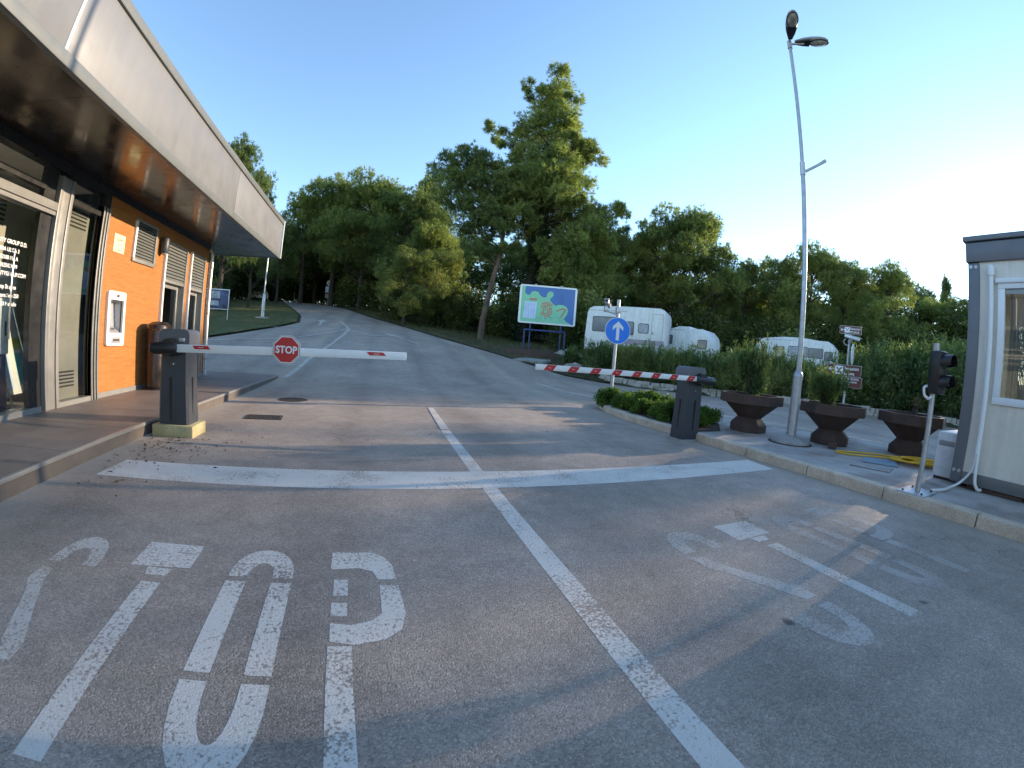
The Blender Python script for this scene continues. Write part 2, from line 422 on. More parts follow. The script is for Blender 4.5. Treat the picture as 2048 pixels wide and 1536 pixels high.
# ------------------------------------------------------------------ mesh builder
def frame(d):
    d = Vector(d).normalized()
    a = Vector((0, 0, 1)) if abs(d.z) < .95 else Vector((1, 0, 0))
    u = d.cross(a).normalized()
    return u, d.cross(u).normalized()
class MB:
    def __init__(s):
        s.v = []; s.f = []; s.m = []; s.x = Matrix.Identity(4); s.mi = 0
    def add(s, vs, fs):
        o = len(s.v)
        s.v += [tuple(s.x @ Vector(p)) for p in vs]
        s.f += [tuple(i+o for i in f) for f in fs]
        s.m += [s.mi]*len(fs)
        return s
    def box(s, a, b, bev=0.0):
        x0, y0, z0 = [min(p, q) for p, q in zip(a, b)]
        x1, y1, z1 = [max(p, q) for p, q in zip(a, b)]
        if bev <= 0:
            return s.add([(x0,y0,z0),(x1,y0,z0),(x1,y1,z0),(x0,y1,z0),(x0,y0,z1),(x1,y0,z1),(x1,y1,z1),(x0,y1,z1)],
                         [(0,3,2,1),(4,5,6,7),(0,1,5,4),(1,2,6,5),(2,3,7,6),(3,0,4,7)])
        bm = bmesh.new()
        bmesh.ops.create_cube(bm, size=1)
        bmesh.ops.scale(bm, verts=bm.verts, vec=(x1-x0, y1-y0, z1-z0))
        bmesh.ops.translate(bm, verts=bm.verts, vec=((x0+x1)/2, (y0+y1)/2, (z0+z1)/2))
        bmesh.ops.bevel(bm, geom=bm.edges[:], offset=min(bev, .49*min(x1-x0, y1-y0, z1-z0)), segments=2, profile=.5, affect='EDGES')
        s.bm(bm)
        return s
    def bm(s, bm):
        bm.verts.ensure_lookup_table()
        for i, v in enumerate(bm.verts): v.index = i
        s.add([tuple(v.co) for v in bm.verts], [tuple(v.index for v in f.verts) for f in bm.faces])
        bm.free()
    def tube(s, pts, rad, n=10, cap=True):
        pts = [Vector(p) for p in pts]
        if isinstance(rad, (int, float)): rad = [rad]*len(pts)
        vs = []; fs = []
        u = None
        for i, p in enumerate(pts):
            d = (pts[min(i+1, len(pts)-1)]-pts[max(i-1, 0)])
            if d.length < 1e-9: d = Vector((0, 0, 1))
            d.normalize()
            if u is None: u, w = frame(d)
            else:
                u = (u-d*u.dot(d)).normalized()
            w = d.cross(u)
            for k in range(n):
                a = 2*math.pi*k/n
                vs.append(tuple(p+(u*math.cos(a)+w*math.sin(a))*rad[i]))
        for i in range(len(pts)-1):
            for k in range(n):
                fs.append((i*n+k, i*n+(k+1) % n, (i+1)*n+(k+1) % n, (i+1)*n+k))
        if cap:
            fs.append(tuple(range(n-1, -1, -1)))
            fs.append(tuple((len(pts)-1)*n+k for k in range(n)))
        return s.add(vs, fs)
    def lathe(s, prof, n=20, c=(0, 0, 0), rot=0.0, sx=1.0, sy=1.0):
        vs = []; fs = []
        for r, z in prof:
            for k in range(n):
                a = 2*math.pi*k/n+rot
                vs.append((c[0]+r*math.cos(a)*sx, c[1]+r*math.sin(a)*sy, c[2]+z))
        for i in range(len(prof)-1):
            for k in range(n):
                fs.append((i*n+k, i*n+(k+1) % n, (i+1)*n+(k+1) % n, (i+1)*n+k))
        fs.append(tuple(range(n-1, -1, -1)))
        fs.append(tuple((len(prof)-1)*n+k for k in range(n)))
        return s.add(vs, fs)
    def prism(s, poly, d0, d1, axis='z'):
        """poly extruded from d0 to d1 along axis; poly = (x,y) for z, (x,z) for y, (y,z) for x"""
        n = len(poly)
        def P(a, b, d):
            return (a, b, d) if axis == 'z' else ((a, d, b) if axis == 'y' else (d, a, b))
        vs = [P(a, b, d0) for a, b in poly]+[P(a, b, d1) for a, b in poly]
        fs = [tuple(range(n)), tuple(range(2*n-1, n-1, -1))]
        fs += [(i, i+n, (i+1) % n+n, (i+1) % n) for i in range(n)]
        return s.add(vs, fs)
    def ring(s, pa, pb, d0, d1, axis='z'):
        """frame between an outer and an inner loop of equal count, extruded"""
        n = len(pa)
        def P(a, b, d):
            return (a, b, d) if axis == 'z' else ((a, d, b) if axis == 'y' else (d, a, b))
        vs = [P(*p, d0) for p in pa]+[P(*p, d1) for p in pa]+[P(*p, d0) for p in pb]+[P(*p, d1) for p in pb]
        fs = []
        for i in range(n):
            j = (i+1) % n
            fs += [(i, j, j+n, i+n), (2*n+j, 2*n+i, 3*n+i, 3*n+j), (i+n, j+n, 3*n+j, 3*n+i), (j, i, 2*n+i, 2*n+j)]
        return s.add(vs, fs)
    def sphere(s, c, r, n=16, m=10, sc=(1, 1, 1)):
        vs = [(c[0], c[1], c[2]-r*sc[2])]; fs = []
        for i in range(1, m):
            t = math.pi*i/m
            for k in range(n):
                a = 2*math.pi*k/n
                vs.append((c[0]+r*math.sin(t)*math.cos(a)*sc[0], c[1]+r*math.sin(t)*math.sin(a)*sc[1], c[2]-r*math.cos(t)*sc[2]))
        vs.append((c[0], c[1], c[2]+r*sc[2]))
        for k in range(n):
            fs.append((0, 1+(k+1) % n, 1+k))
            fs.append((len(vs)-1, 1+(m-2)*n+k, 1+(m-2)*n+(k+1) % n))
        for i in range(m-2):
            for k in range(n):
                fs.append((1+i*n+k, 1+i*n+(k+1) % n, 1+(i+1)*n+(k+1) % n, 1+(i+1)*n+k))
        return s.add(vs, fs)
    def text(s, body, size, origin, right, up, depth=.003, bold=0.0, align='LEFT', sx=1.0):
        cu = bpy.data.curves.new('t', 'FONT')
        cu.body = body; cu.size = size; cu.extrude = depth/2; cu.offset = bold; cu.align_x = align
        cu.resolution_u = 3
        ob = bpy.data.objects.new('t', cu)
        COL.objects.link(ob)
        dg = bpy.context.evaluated_depsgraph_get()
        me = ob.evaluated_get(dg).to_mesh()
        r_, u_ = Vector(right).normalized(), Vector(up).normalized()
        n_ = r_.cross(u_)
        o = Vector(origin)
        s.add([tuple(o+r_*v.co.x*sx+u_*v.co.y+n_*v.co.z) for v in me.vertices], [tuple(p.vertices) for p in me.polygons])
        ob.evaluated_get(dg).to_mesh_clear()
        bpy.data.objects.remove(ob)
        bpy.data.curves.remove(cu)
        return s
    def build(s, name, m, parent=None, smooth=35, label=None, w=False, kind=None):
        """link as ONE mesh object; w=True: coordinates are the world's, parent is an unrotated Empty"""
        me = bpy.data.meshes.new(name)
        v = s.v
        if w and parent is not None:
            L = root_of(parent).location
            v = [(a-L.x, b-L.y, c-L.z) for a, b, c in v]
        me.from_pydata(v, [], s.f)
        ms = m if isinstance(m, (list, tuple)) else [m]
        for k in ms: me.materials.append(M[k])
        if len(ms) > 1: me.polygons.foreach_set('material_index', s.m)
        me.validate()
        me.update()
        if smooth:
            me.polygons.foreach_set('use_smooth', [True]*len(me.polygons))
            me.set_sharp_from_angle(angle=R(smooth))
        o = bpy.data.objects.new(name, me)
        COL.objects.link(o)
        if parent is not None: o.parent = parent
        if label: o['label'] = label
        if kind: o['kind'] = kind
        return o
def root_of(o):
    while o.parent is not None: o = o.parent
    return o
def tag(o, label, cat, group=None):
    o['label'] = label; o['category'] = cat
    if group: o['group'] = group
    return o
def thing(name, label, cat, loc=(0, 0, 0), rz=0.0, group=None):
    o = bpy.data.objects.new(name, None)
    COL.objects.link(o)
    o.empty_display_size = .2
    o.location = loc
    o.rotation_euler = (0, 0, rz)
    return tag(o, label, cat, group)
def copy_tree(o, parent=None):
    c = o.copy()
    COL.objects.link(c)
    if parent is not None: c.parent = parent
    for ch in [k for k in S.objects if k.parent == o]: copy_tree(ch, c)
    return c
def rrect(x0, y0, x1, y1, r, n=5):
    out = []
    for cx, cy, a0 in ((x1-r, y1-r, 0), (x0+r, y1-r, 90), (x0+r, y0+r, 180), (x1-r, y0+r, 270)):
        for k in range(n+1):
            a = R(a0+90*k/n)
            out.append((cx+r*math.cos(a), cy+r*math.sin(a)))
    return out
def circle(cx, cy, r, n=32, a0=0.0):
    return [(cx+r*math.cos(a0+2*math.pi*k/n), cy+r*math.sin(a0+2*math.pi*k/n)) for k in range(n)]

def sheet(name, polys, mt, dz, step=1.0, kind='structure', hf=T, parent=None):
    """ground-hugging sheet(s) inside the given outlines"""
    V = []; F = []
    for poly in polys:
        n = len(poly)
        xs = [p[0] for p in poly]; ys = [p[1] for p in poly]
        bp = []
        for i in range(n):
            a, b = poly[i], poly[(i+1) % n]
            k = max(1, int(math.dist(a, b)/step))
            bp += [(a[0]+(b[0]-a[0])*t/k, a[1]+(b[1]-a[1])*t/k) for t in range(k)]
        pts = [Vector(p) for p in bp]
        nb = len(pts)
        x = min(xs)+step/2
        while x < max(xs):
            y = min(ys)+step/2
            while y < max(ys):
                ins = False
                j = nb-1
                for i in range(nb):
                    if (bp[i][1] > y) != (bp[j][1] > y) and x < (bp[j][0]-bp[i][0])*(y-bp[i][1])/(bp[j][1]-bp[i][1])+bp[i][0]: ins = not ins
                    j = i
                if ins: pts.append(Vector((x+1e-3*random.random(), y+1e-3*random.random())))
                y += step
            x += step
        ov, oe, of, *_ = delaunay_2d_cdt(pts, [(i, (i+1) % nb) for i in range(nb)], [list(range(nb))], 1, 1e-5)
        o = len(V)
        V += [(p.x, p.y, hf(p.x, p.y)+dz) for p in ov]
        for f in of:
            a, b, c = [ov[i] for i in f[:3]]
            s = (b.x-a.x)*(c.y-a.y)-(b.y-a.y)*(c.x-a.x)
            F.append(tuple(i+o for i in (f if s > 0 else f[::-1])))
    mb = MB(); mb.v = V; mb.f = F; mb.m = [0]*len(F)
    ob = mb.build(name, mt, parent, smooth=60)
    if kind: ob['kind'] = kind
    return ob

# ------------------------------------------------------------------ the setting: ground, road, kerbs, markings
ROAD = [(-40, -9), (15.2, -9), (15.3, 0), (14.8, 4.7), (14.1, 8.0), (12.7, 11.2), (10.6, 13.7), (8.6, 15.3), (7.52, 16.24), (6.65, 18.19), (5.68, 19.8), (4.57, 21.59),
        (3.06, 24.07), (1.21, 27.14), (-.4, 29.75), (-3.04, 36.76), (-5.4, 41.2), (-9.5, 46), (-16, 51), (-26, 56), (-26, 52.5), (-16, 47.2), (-9.07, 40.6),
        (-6.35, 32.47), (-5.11, 28.42), (-4.52, 24.84), (-4.94, 22.92), (-5.71, 20.95), (-6.37, 19.27), (-7.16, 17.7), (-9.5, 17.0), (-14, 16.3), (-26, 15.5), (-40, 15)]
def ground():
    xs = np.concatenate([np.arange(-160, -30, 5.0), np.arange(-30, 44, .8), np.arange(44, 165, 5.0)])
    ys = np.concatenate([np.arange(-70, -10, 5.0), np.arange(-10, 60, .8), np.arange(60, 330, 6.0)])
    nx, ny = len(xs), len(ys)
    V = []
    for y in ys:
        for x in xs:
            far = max(0, math.hypot(x, y)-62)
            V.append((x, y, T(x, y)-.035+(.05*math.sin(x*.9)*math.sin(y*.7) if math.hypot(x, y) > 20 and (x > 9 or x < -9) else 0)-far*.02))
    F = [(j*nx+i, j*nx+i+1, (j+1)*nx+i+1, (j+1)*nx+i) for j in range(ny-1) for i in range(nx-1)]
    mb = MB(); mb.v = V; mb.f = F; mb.m = [0]*len(F)
    o = mb.build('ground', 'ground')
    o['kind'] = 'structure'
ground()
sheet('road', [ROAD], 'asphalt', 0.0, 1.0)
LAWN = [(-6.55, 32.3), (-5.31, 28.42), (-4.74, 24.84), (-5.14, 22.98), (-5.9, 21.0), (-6.55, 19.4), (-7.3, 17.9), (-9.5, 17.2), (-14, 16.5), (-26, 15.7), (-26, 50), (-17, 46.4), (-9.3, 40.2)]
lawn = sheet('lawn', [LAWN], 'lawn', .05, .8)
VERGE = [(5.85, 19.9), (6.8, 18.3), (7.7, 16.4), (8.8, 15.6), (10.0, 15.4), (11.5, 19), (12, 24), (9, 30), (4, 36), (-1, 40), (-4.6, 41.5), (-2.8, 36.9), (-.2, 29.9), (1.4, 27.3), (3.25, 24.2), (4.75, 21.7)]
sheet('verge', [VERGE], 'litter', .012, .8)

KH = .12
FX = 4.62
BEDL = [(4.60, 4.95), (4.60, 5.5), (4.54, 6.2), (4.56, 7.1), (4.72, 8.0), (4.98, 8.8), (5.3, 9.25), (5.75, 9.35), (6.2, 9.1)]
ISL = [(FX, -8.9), (FX+.14, -8.9)]
island_out = [(FX, -8.9), (FX, 4.95)]+BEDL[1:]+[(7.0, 7.9), (7.75, 6.0), (8.3, 4.2), (8.7, 2.0), (8.9, -8.9)]
def inset(poly, d):
    n = len(poly); out = []
    for i in range(n):
        a, b, c = Vector(poly[i-1]), Vector(poly[i]), Vector(poly[(i+1) % n])
        e1, e2 = (b-a).normalized(), (c-b).normalized()
        n1, n2 = Vector((e1.y, -e1.x)), Vector((e2.y, -e2.x))
        m = (n1+n2)
        m = m/max(m.length_squared, 1e-6)*2 if m.length > .1 else n1
        out.append(tuple(b+m*d*.5*1.0*(1 if True else 0)*1.0))
    return out
isl_in = inset(island_out, .15)
mb = MB()
mb.prism(isl_in, .0, KH-.004)
o = mb.build('traffic_island', 'island', smooth=0); o['kind'] = 'structure'
# kerb stones one after another round the island, rounded on the road side
mb = MB()
def kerb_run(mb, pts, w=.15, h=KH, L=1.0, gap=.006):
    n = 0
    for i in range(len(pts)-1):
        a, b = Vector(pts[i]), Vector(pts[i+1])
        k = max(1, round((b-a).length/L))
        for t in range(k):
            p, q = a+(b-a)*t/k, a+(b-a)*(t+1)/k
            d = (q-p).normalized(); nn = Vector((d.y, -d.x))
            p = p+d*gap; q = q-d*gap
            j = random.uniform(-.004, .004)
            hh = h+random.uniform(-.004, .003)
            prof = [(0+j, -.05), (0+j, hh-.022), (.006+j, hh-.008), (.022+j, hh), (w, hh), (w, -.05)]
            vs = [(p.x+nn.x*u, p.y+nn.y*u, z) for u, z in prof]+[(q.x+nn.x*u, q.y+nn.y*u, z) for u, z in prof]
            m = len(prof)
            fs = [tuple(range(m-1, -1, -1)), tuple(range(m, 2*m))]+[(s, (s+1) % m, (s+1) % m+m, s+m) for s in range(m)]
            mb.add(vs, fs)
            n += 1
kerb_run(mb, island_out)
o = mb.build('kerb', 'kerb', smooth=30); o['kind'] = 'structure'
# planting soil inside the island's tip
o = sheet('soil', [[(4.78, 5.12), (4.76, 6.2), (4.78, 7.1), (4.92, 7.95), (5.16, 8.7), (5.4, 9.03), (5.75, 9.1), (6.1, 8.85), (6.15, 7.2), (6.0, 5.9), (5.3, 5.15)]], 'soil', KH+.004, .5, hf=lambda x, y: 0)
# raised platform along the building
PZ = .14
mb = MB(); mb.box((-14, -8.8, .0), (-2.50, 11.1, PZ-.012)); o = mb.build('pavement_riser', 'riser', smooth=0); o['kind'] = 'structure'
mb = MB()
for i in range(20):
    y0 = -8.8+i*1.0-.0
    mb.box((-9, y0+.003, PZ-.012), (-2.525, min(y0+.997, 11.095), PZ), .002)
o = mb.build('pavement', 'platform', smooth=0); o['kind'] = 'structure'
mb = MB(); mb.box((-2.525, -8.8, PZ-.03), (-2.488, 11.1, PZ+.003), .003); o = mb.build('pavement_edge', 'alu', smooth=30); o['kind'] = 'structure'

def flat(x, y): return 0
def strip(pts, w):
    P = [Vector(p) for p in pts]
    L = []; Rr = []
    for i, p in enumerate(P):
        d = (P[min(i+1, len(P)-1)]-P[max(i-1, 0)]).normalized()
        n = Vector((-d.y, d.x))*w/2
        L.append(tuple(p+n)); Rr.append(tuple(p-n))
    return Rr+L[::-1]
sheet('stop_line', [[(-3.32*2/3, 4.69*2/3*.0+3.14), (4.42, 3.31), (4.48, 3.79), (-2.19, 3.60)]], 'paint', .0010, 1.0)
sheet('road_marking', [[(.83, -1.5), (.95, -1.5), (.955, .5), (.985, 1.6), (.985, 3.18), (.86, 3.16), (.86, 1.6), (.835, .5)], [(.86, 3.72), (.985, 3.72), (.99, 5.6), (.87, 5.6)]], 'paint_mid', .0011, .8)
sheet('road_marking', [[(.86, 3.17), (.985, 3.18), (.985, 3.71), (.86, 3.71)]], 'paint_mid', .0018, .8)
sheet('road_marking', [[(.87, 5.62), (.99, 5.62), (1.02, 7.6), (.92, 7.6)], strip([(-2.35, 11.3), (-2.31, 14.5), (-1.97, 17.82), (-1.72, 21.0), (-1.63, 23.4), (-2.0, 25.05), (-2.48, 26.97)], .14)], 'paint_old', .006, .6)
sheet('road_marking', [strip([(5.29, 13.83), (5.58, 11.95), (6.1, 10.3)], .12)], 'paint_old', .006, .6)
sheet('road_marking', [strip([(-1.66, 23.55), (-2.36, 21.3), (-3.47, 19.5), (-4.3, 18.6), (-7, 17.2)], .12), strip([(-5.88, 22.48), (-5.04, 22.23), (-3.74, 23.3), (-2.2, 23.5)], .12), strip([(-1.30, 21.09), (.02, 21.45), (.9, 21.8)], .14)], 'paint_old', .014, .5)
def arrow_poly(tip, tail, w=.16, hw=.5, hl=1.1):
    a, b = Vector(tip), Vector(tail)
    d = (a-b).normalized(); n = Vector((-d.y, d.x))
    q = a-d*hl
    return [tuple(p) for p in (b-n*w/2, q-n*w/2, q-n*hw/2, a, q+n*hw/2, q+n*w/2, b+n*w/2)]
sheet('road_marking', [arrow_poly((.15, 22.9), (1.9, 20.2)), arrow_poly((-3.5, 27.0), (-3.3, 23.9), .18, .7)], 'paint_old', .016, .5)

# STOP painted on both lanes (stencilled, so every letter has gaps)
def arch(u0, u1, vb, vt, tu, tv, up=True, n=14):
    """half ring between u0..u1; up: open side below"""
    uc = (u0+u1)/2; a = (u1-u0)/2; b = vt-vb
    o = []; i = []
    for k in range(n+1):
        t = math.pi*k/n
        c, s = math.cos(t), math.sin(t)
        o.append((uc-a*c, vb+b*abs(s)**.8))
        i.append((uc-(a-tu)*c, vb+(b-tv)*abs(s)**.8))
    p = o+i[::-1]
    if not up: p = [(u, vt+vb-v) for u, v in p]
    return p
LET = {
 'T': [[(0, .815), (1, .83), (1, 1), (0, 1)], [(.36, .765), (.68, .765), (.74, .814), (.30, .814)], [(.36, 0), (.68, 0), (.70, .72), (.38, .72)]],
 'O': [arch(0, 1, .80, 1, .31, .10), [(0, .33), (.31, .33), (.31, .77), (0, .77)], [(.69, .33), (1, .33), (1, .77), (.69, .77)], arch(0, 1, 0, .30, .31, .11, False)],
 'P': [[(0, .87), (.45, .88), (.66, .855), (.72, .80), (1, .80), (.98, .90), (.86, .965), (.66, 1), (0, 1)], [(.74, .76), (1.02, .76), (1.04, .60), (.95, .52), (.72, .475), (.34, .455), (.04, .47), (.04, .555), (.3, .545), (.58, .565), (.72, .60)],
       [(.0, .0), (.30, .0), (.31, .45), (.02, .45)], [(.04, .59), (.26, .59), (.26, .66), (.04, .66)], [(.06, .70), (.27, .70), (.27, .80), (.06, .80)]],
 'S': [arch(0, 1, .79, 1, .28, .09), [(0, .66), (.20, .60), (.74, .30), (1, .30), (1, .37), (.34, .66), (.27, .74), (0, .75)], arch(0, 1, 0, .25, .27, .09, False)],
}
def letters(name, spec, mt, y0, y1, wd):
    polys = []
    for ch, x0, sk in spec:
        for p in LET[ch]:
            q = [(x0+u*wd+sk*(1-v), y0+v*(y1-y0)) for u, v in p]
            ar = sum(q[i-1][0]*q[i][1]-q[i][0]*q[i-1][1] for i in range(len(q)))
            polys.append(q if ar > 0 else q[::-1])
    sheet(name, polys, mt, .0010, .5)
letters('stop_lettering', [('T', -1.215, .055), ('O', -.70, .05), ('P', -.215, .055)], 'paint_mid', .745, 2.15, .31)
letters('stop_lettering_worn', [('S', -1.67, .10)], 'paint_old', .66, 2.13, .28)
letters('second_stop_lettering', [('T', 2.27, 0)], 'paint_old', .69, 2.13, .34)
letters('second_stop_lettering_faint', [('O', 2.82, 0)], 'paint_faint', .69, 2.13, .32)
letters('second_stop_lettering_worn', [('S', 1.74, .05)], 'paint_ghost', .69, 2.13, .34)
letters('second_stop_lettering_ghost', [('P', 3.36, 0)], 'paint_faint', .69, 2.13, .34)

# ------------------------------------------------------------------ reception building on the left
WX = -4.0
B = thing('reception_building', 'low reception building with orange panelled wall, glass front and wide flat beige roof', 'building', (-4.0, 6.0, PZ))
def bb(name, mt, boxes, parent=B, bev=0.0, **kw):
    mb = MB()
    for a, b in boxes: mb.box(a, b, bev)
    return mb.build(name, mt, parent, w=True, **kw)
# orange cladding between the openings
bb('wall', 'orange', [((WX-.12, 5.79, PZ+.07), (WX, 7.66, .86)), ((WX-.12, 5.79, .86), (WX, 6.0, 1.61)), ((WX-.12, 6.45, .86), (WX, 7.66, 1.61)), ((WX-.12, 5.79, 1.61), (WX, 7.66, 2.12)), ((WX-.12, 5.79, 2.12), (WX, 6.56, 2.98)), ((WX-.12, 7.30, 2.12), (WX, 7.66, 2.98)),
    ((WX-.12, 8.64, PZ+.07), (WX, 8.80, 2.98)), ((WX-.12, 9.60, PZ+.07), (WX, 9.80, 2.98)), ((WX-6, 9.66, PZ+.07), (WX-.121, 9.80, 2.98)), ((WX-.12, 7.66, 2.68), (WX, 8.64, 2.98)), ((WX-.12, 8.80, 2.68), (WX, 9.60, 2.98)), ((WX-.12, 6.56, 2.78), (WX, 7.30, 2.98))], smooth=0)
bb('skirting', 'alu', [((WX-.12, 5.79, PZ), (WX+.012, 7.66, PZ+.07)), ((WX-.12, 8.64, PZ), (WX+.012, 8.80, PZ+.07)), ((WX-.12, 9.60, PZ), (WX+.012, 9.81, PZ+.07)), ((WX-.12, 4.93, PZ), (WX+.03, 5.63, PZ+.06)), ((WX-.12, -8, PZ), (WX+.03, 4.60, PZ+.06))], smooth=0)
# header above everything, in the shade under the roof
bb('header', 'alu_dark', [((WX-.14, -8, 2.86), (WX+.02, 5.79, 2.98)), ((WX-.1, 5.79, 2.90), (WX+.015, 9.81, 2.975))], smooth=0)
# roof
roof = bb('roof', 'roofing', [((-14, -8, 3.02), (-2.66, 10.74, 3.86))], smooth=0)
mb = MB()
ys = [-8, -4.6, -1.0, 2.70, 7.20, 10.77]
for a, b in zip(ys[:-1], ys[1:]):
    mb.box((-2.66, a+.006, 3.07), (-2.615, b-.006, 3.80), .004)
mb.box((-14, 10.74, 3.07), (-2.66, 10.785, 3.80))
mb.build('fascia', 'fascia', B, w=True)
bb('fascia_trim', 'fascia_trim', [((-2.665, -8, 2.962), (-2.598, 10.80, 3.072)), ((-2.67, -8, 3.80), (-2.585, 10.81, 3.905)), ((-14, 10.735, 2.962), (-2.67, 10.80, 3.072)), ((-14, 10.735, 3.80), (-2.67, 10.81, 3.905))], bev=.008)
bb('corner_trim', 'white', [((-2.64, 10.775, 2.97), (-2.58, 10.822, 3.90))], bev=.006)
bb('seam_sealant', 'white_clean', [((-2.622, 2.685, 3.075), (-2.607, 2.715, 3.80))])
bb('soffit', 'soffit', [((-14, -8+.001+i*1.25, 2.972), (-2.67, min(-8+i*1.25+1.246, 10.73), 2.99)) for i in range(15)], smooth=0)
# glass front
fr = bb('window_frame', 'alu_dark', [((WX-.10, 5.63, PZ), (WX+.03, 5.785, 2.86)), ((WX-.10, 4.45, PZ+.06), (WX-.02, 4.66, 2.86)),
      ((WX-.08, 4.93, 2.56), (WX+.0, 5.63, 2.62)), ((WX-.08, -8, 2.58), (WX, 4.46, 2.64))], smooth=0)
bb('mullion', 'alu', [((WX-.10, 4.66, PZ), (WX+.05, 4.715, 2.80)), ((WX-.10, 4.722, PZ), (WX+.035, 4.86, 2.80)), ((WX-.10, 4.867, PZ), (WX+.05, 4.925, 2.80)),
      ((WX-.06, 5.63, PZ), (WX+.045, 5.66, 2.70)), ((WX-.06, 5.70, PZ), (WX+.045, 5.73, 2.70)), ((WX-.06, 5.755, PZ), (WX+.05, 5.79, 2.70))], bev=.004)
bb('transom', 'alu', [((WX-.10, -8, 2.33), (WX+.03, 4.66, 2.375)), ((WX-.10, -8, 2.382), (WX+.045, 4.66, 2.475))], bev=.004)
bb('door_rail', 'steel', [((WX+.012, 4.08, .95), (WX+.028, 4.098, 1.86))], bev=.003)
pn = bb('window_pane', 'glass', [((WX-.03, 4.93, PZ+.06), (WX-.022, 5.63, 2.86)), ((WX-.03, 2.30, PZ+.06), (WX-.022, 4.45, 2.33)), ((WX-.03, -.6, PZ+.06), (WX-.022, 2.28, 2.33)),
      ((WX-.03, -8, 2.475), (WX-.022, 4.45, 2.86)), ((WX-.03, -8, PZ+.06), (WX-.022, -.62, 2.33))], smooth=0)
# writing on the glass door
def wtext(s, z, size, y1):
    mb = MB(); mb.text(s, size, (WX-.02, y1, z), (0, 1, 0), (0, 0, 1), .001, .0012, 'RIGHT', .95); mb.build('lettering', 'signwhite', pn, w=True)
wtext('HOSPITALITY GROUP D.D.', 1.905, .060, 4.31)
wtext('SMAREGLIJINA ULICA 3', 1.825, .056, 4.20)
wtext('HR-52100 PULA', 1.745, .056, 4.19)
wtext('OIB: 47625429199', 1.665, .056, 4.19)
wtext('HOSPITALITYGROUP.COM', 1.585, .056, 4.34)
wtext('Kamp Stupice', 1.455, .060, 4.20)
wtext('Premantura Selo 250', 1.370, .056, 4.25)
wtext('52203 Medulin', 1.285, .056, 4.22)
# room behind the glass
bb('interior', ['inwall'], [((-5.15, 3.0, PZ), (-5.05, 7.4, 2.86)), ((-9.1, -8, PZ), (-9.0, 9.6, 2.86)), ((-9, 7.40, PZ+.01), (WX-.2, 7.5, 2.86)), ((-9, -8, PZ), (WX-.1, -7.9, 2.86))], smooth=0)
bb('ceiling', 'inceil', [((-9, -8, 2.865), (WX-.12, 5.6, 2.90))], smooth=0)
bb('floor', 'infloor', [((-9, -7.9, PZ-.004), (WX-.1, 5.5, PZ+.008))], smooth=0)
mb = MB()
for x, y in ((-4.9, 3.9), (-5.2, 4.6), (-6.4, 3.4), (-6.4, 4.6)):
    mb = MB(); mb.lathe([(.09, 0), (.085, -.012), (.06, -.015)], 20, (x, y, 2.862)); mb.build('ceiling_light', 'silver', B, w=True)
# grey panel with vents standing right behind the narrow pane
cab = bb('service_panel', 'panel', [((WX-.24, 5.10, PZ+.01), (WX-.16, 5.60, 2.70))], smooth=0)
for z0_, st, y1_ in ((2.34, .05, 5.54), (.34, .045, 5.50)):
    mb = MB()
    for k in range(5): mb.box((WX-.165, 5.14, z0_+k*st), (WX-.155, y1_, z0_+k*st+.020))
    mb.build('vent', 'void', cab, w=True)
bb('inner_column', 'void', [((WX-.24, 5.605, PZ+.01), (WX-.16, 5.78, 2.86))], smooth=0)
mb = MB()
for k in range(6): mb.box((-5.055, 3.6, 2.30+k*.06), (-5.04, 4.9, 2.325+k*.06))
mb.build('inner_vent', 'void', B, w=True)
# louvred window
mb = MB()
y0, y1, z0, z1 = 6.56, 7.30, 2.12, 2.78
mb.box((WX-.12, y0, z0), (WX+.035, y1, z0+.055), .004); mb.box((WX-.12, y0, z1-.04), (WX+.035, y1, z1), .004)
mb.box((WX-.12, y1-.055, z0+.055), (WX+.035, y1, z1-.04), .004)
lw = mb.build('louvre_window', 'alu', B, w=True)
bb('frame_reveal', 'white', [((WX-.12, y0, z0+.055), (WX+.037, y0+.055, z1-.04))], lw, .004)
def slats(parent, y0, y1, z0, z1, n, x=WX, mt='fascia_trim'):
    mb = MB()
    h = (z1-z0)/n
    for k in range(n):
        z = z0+k*h
        mb.prism([(y0, 0), (y0, 0)], 0, 0) if 0 else None
        mb.add([(x+.020, y0, z), (x+.020, y1, z), (x-.005, y1, z+h*.82), (x-.005, y0, z+h*.82), (x-.012, y0, z), (x-.012, y1, z)],
               [(0, 1, 2, 3), (4, 5, 1, 0), (5, 4, 3, 2)])
    return mb.build('shutter', mt, parent, smooth=0, w=True)
slats(lw, y0+.055, y1-.055, z0+.055, z1-.04, 12)
bb('void', 'void', [((WX-.11, y0+.055, z0+.055), (WX-.05, y1-.055, z1-.04))], lw, smooth=0)
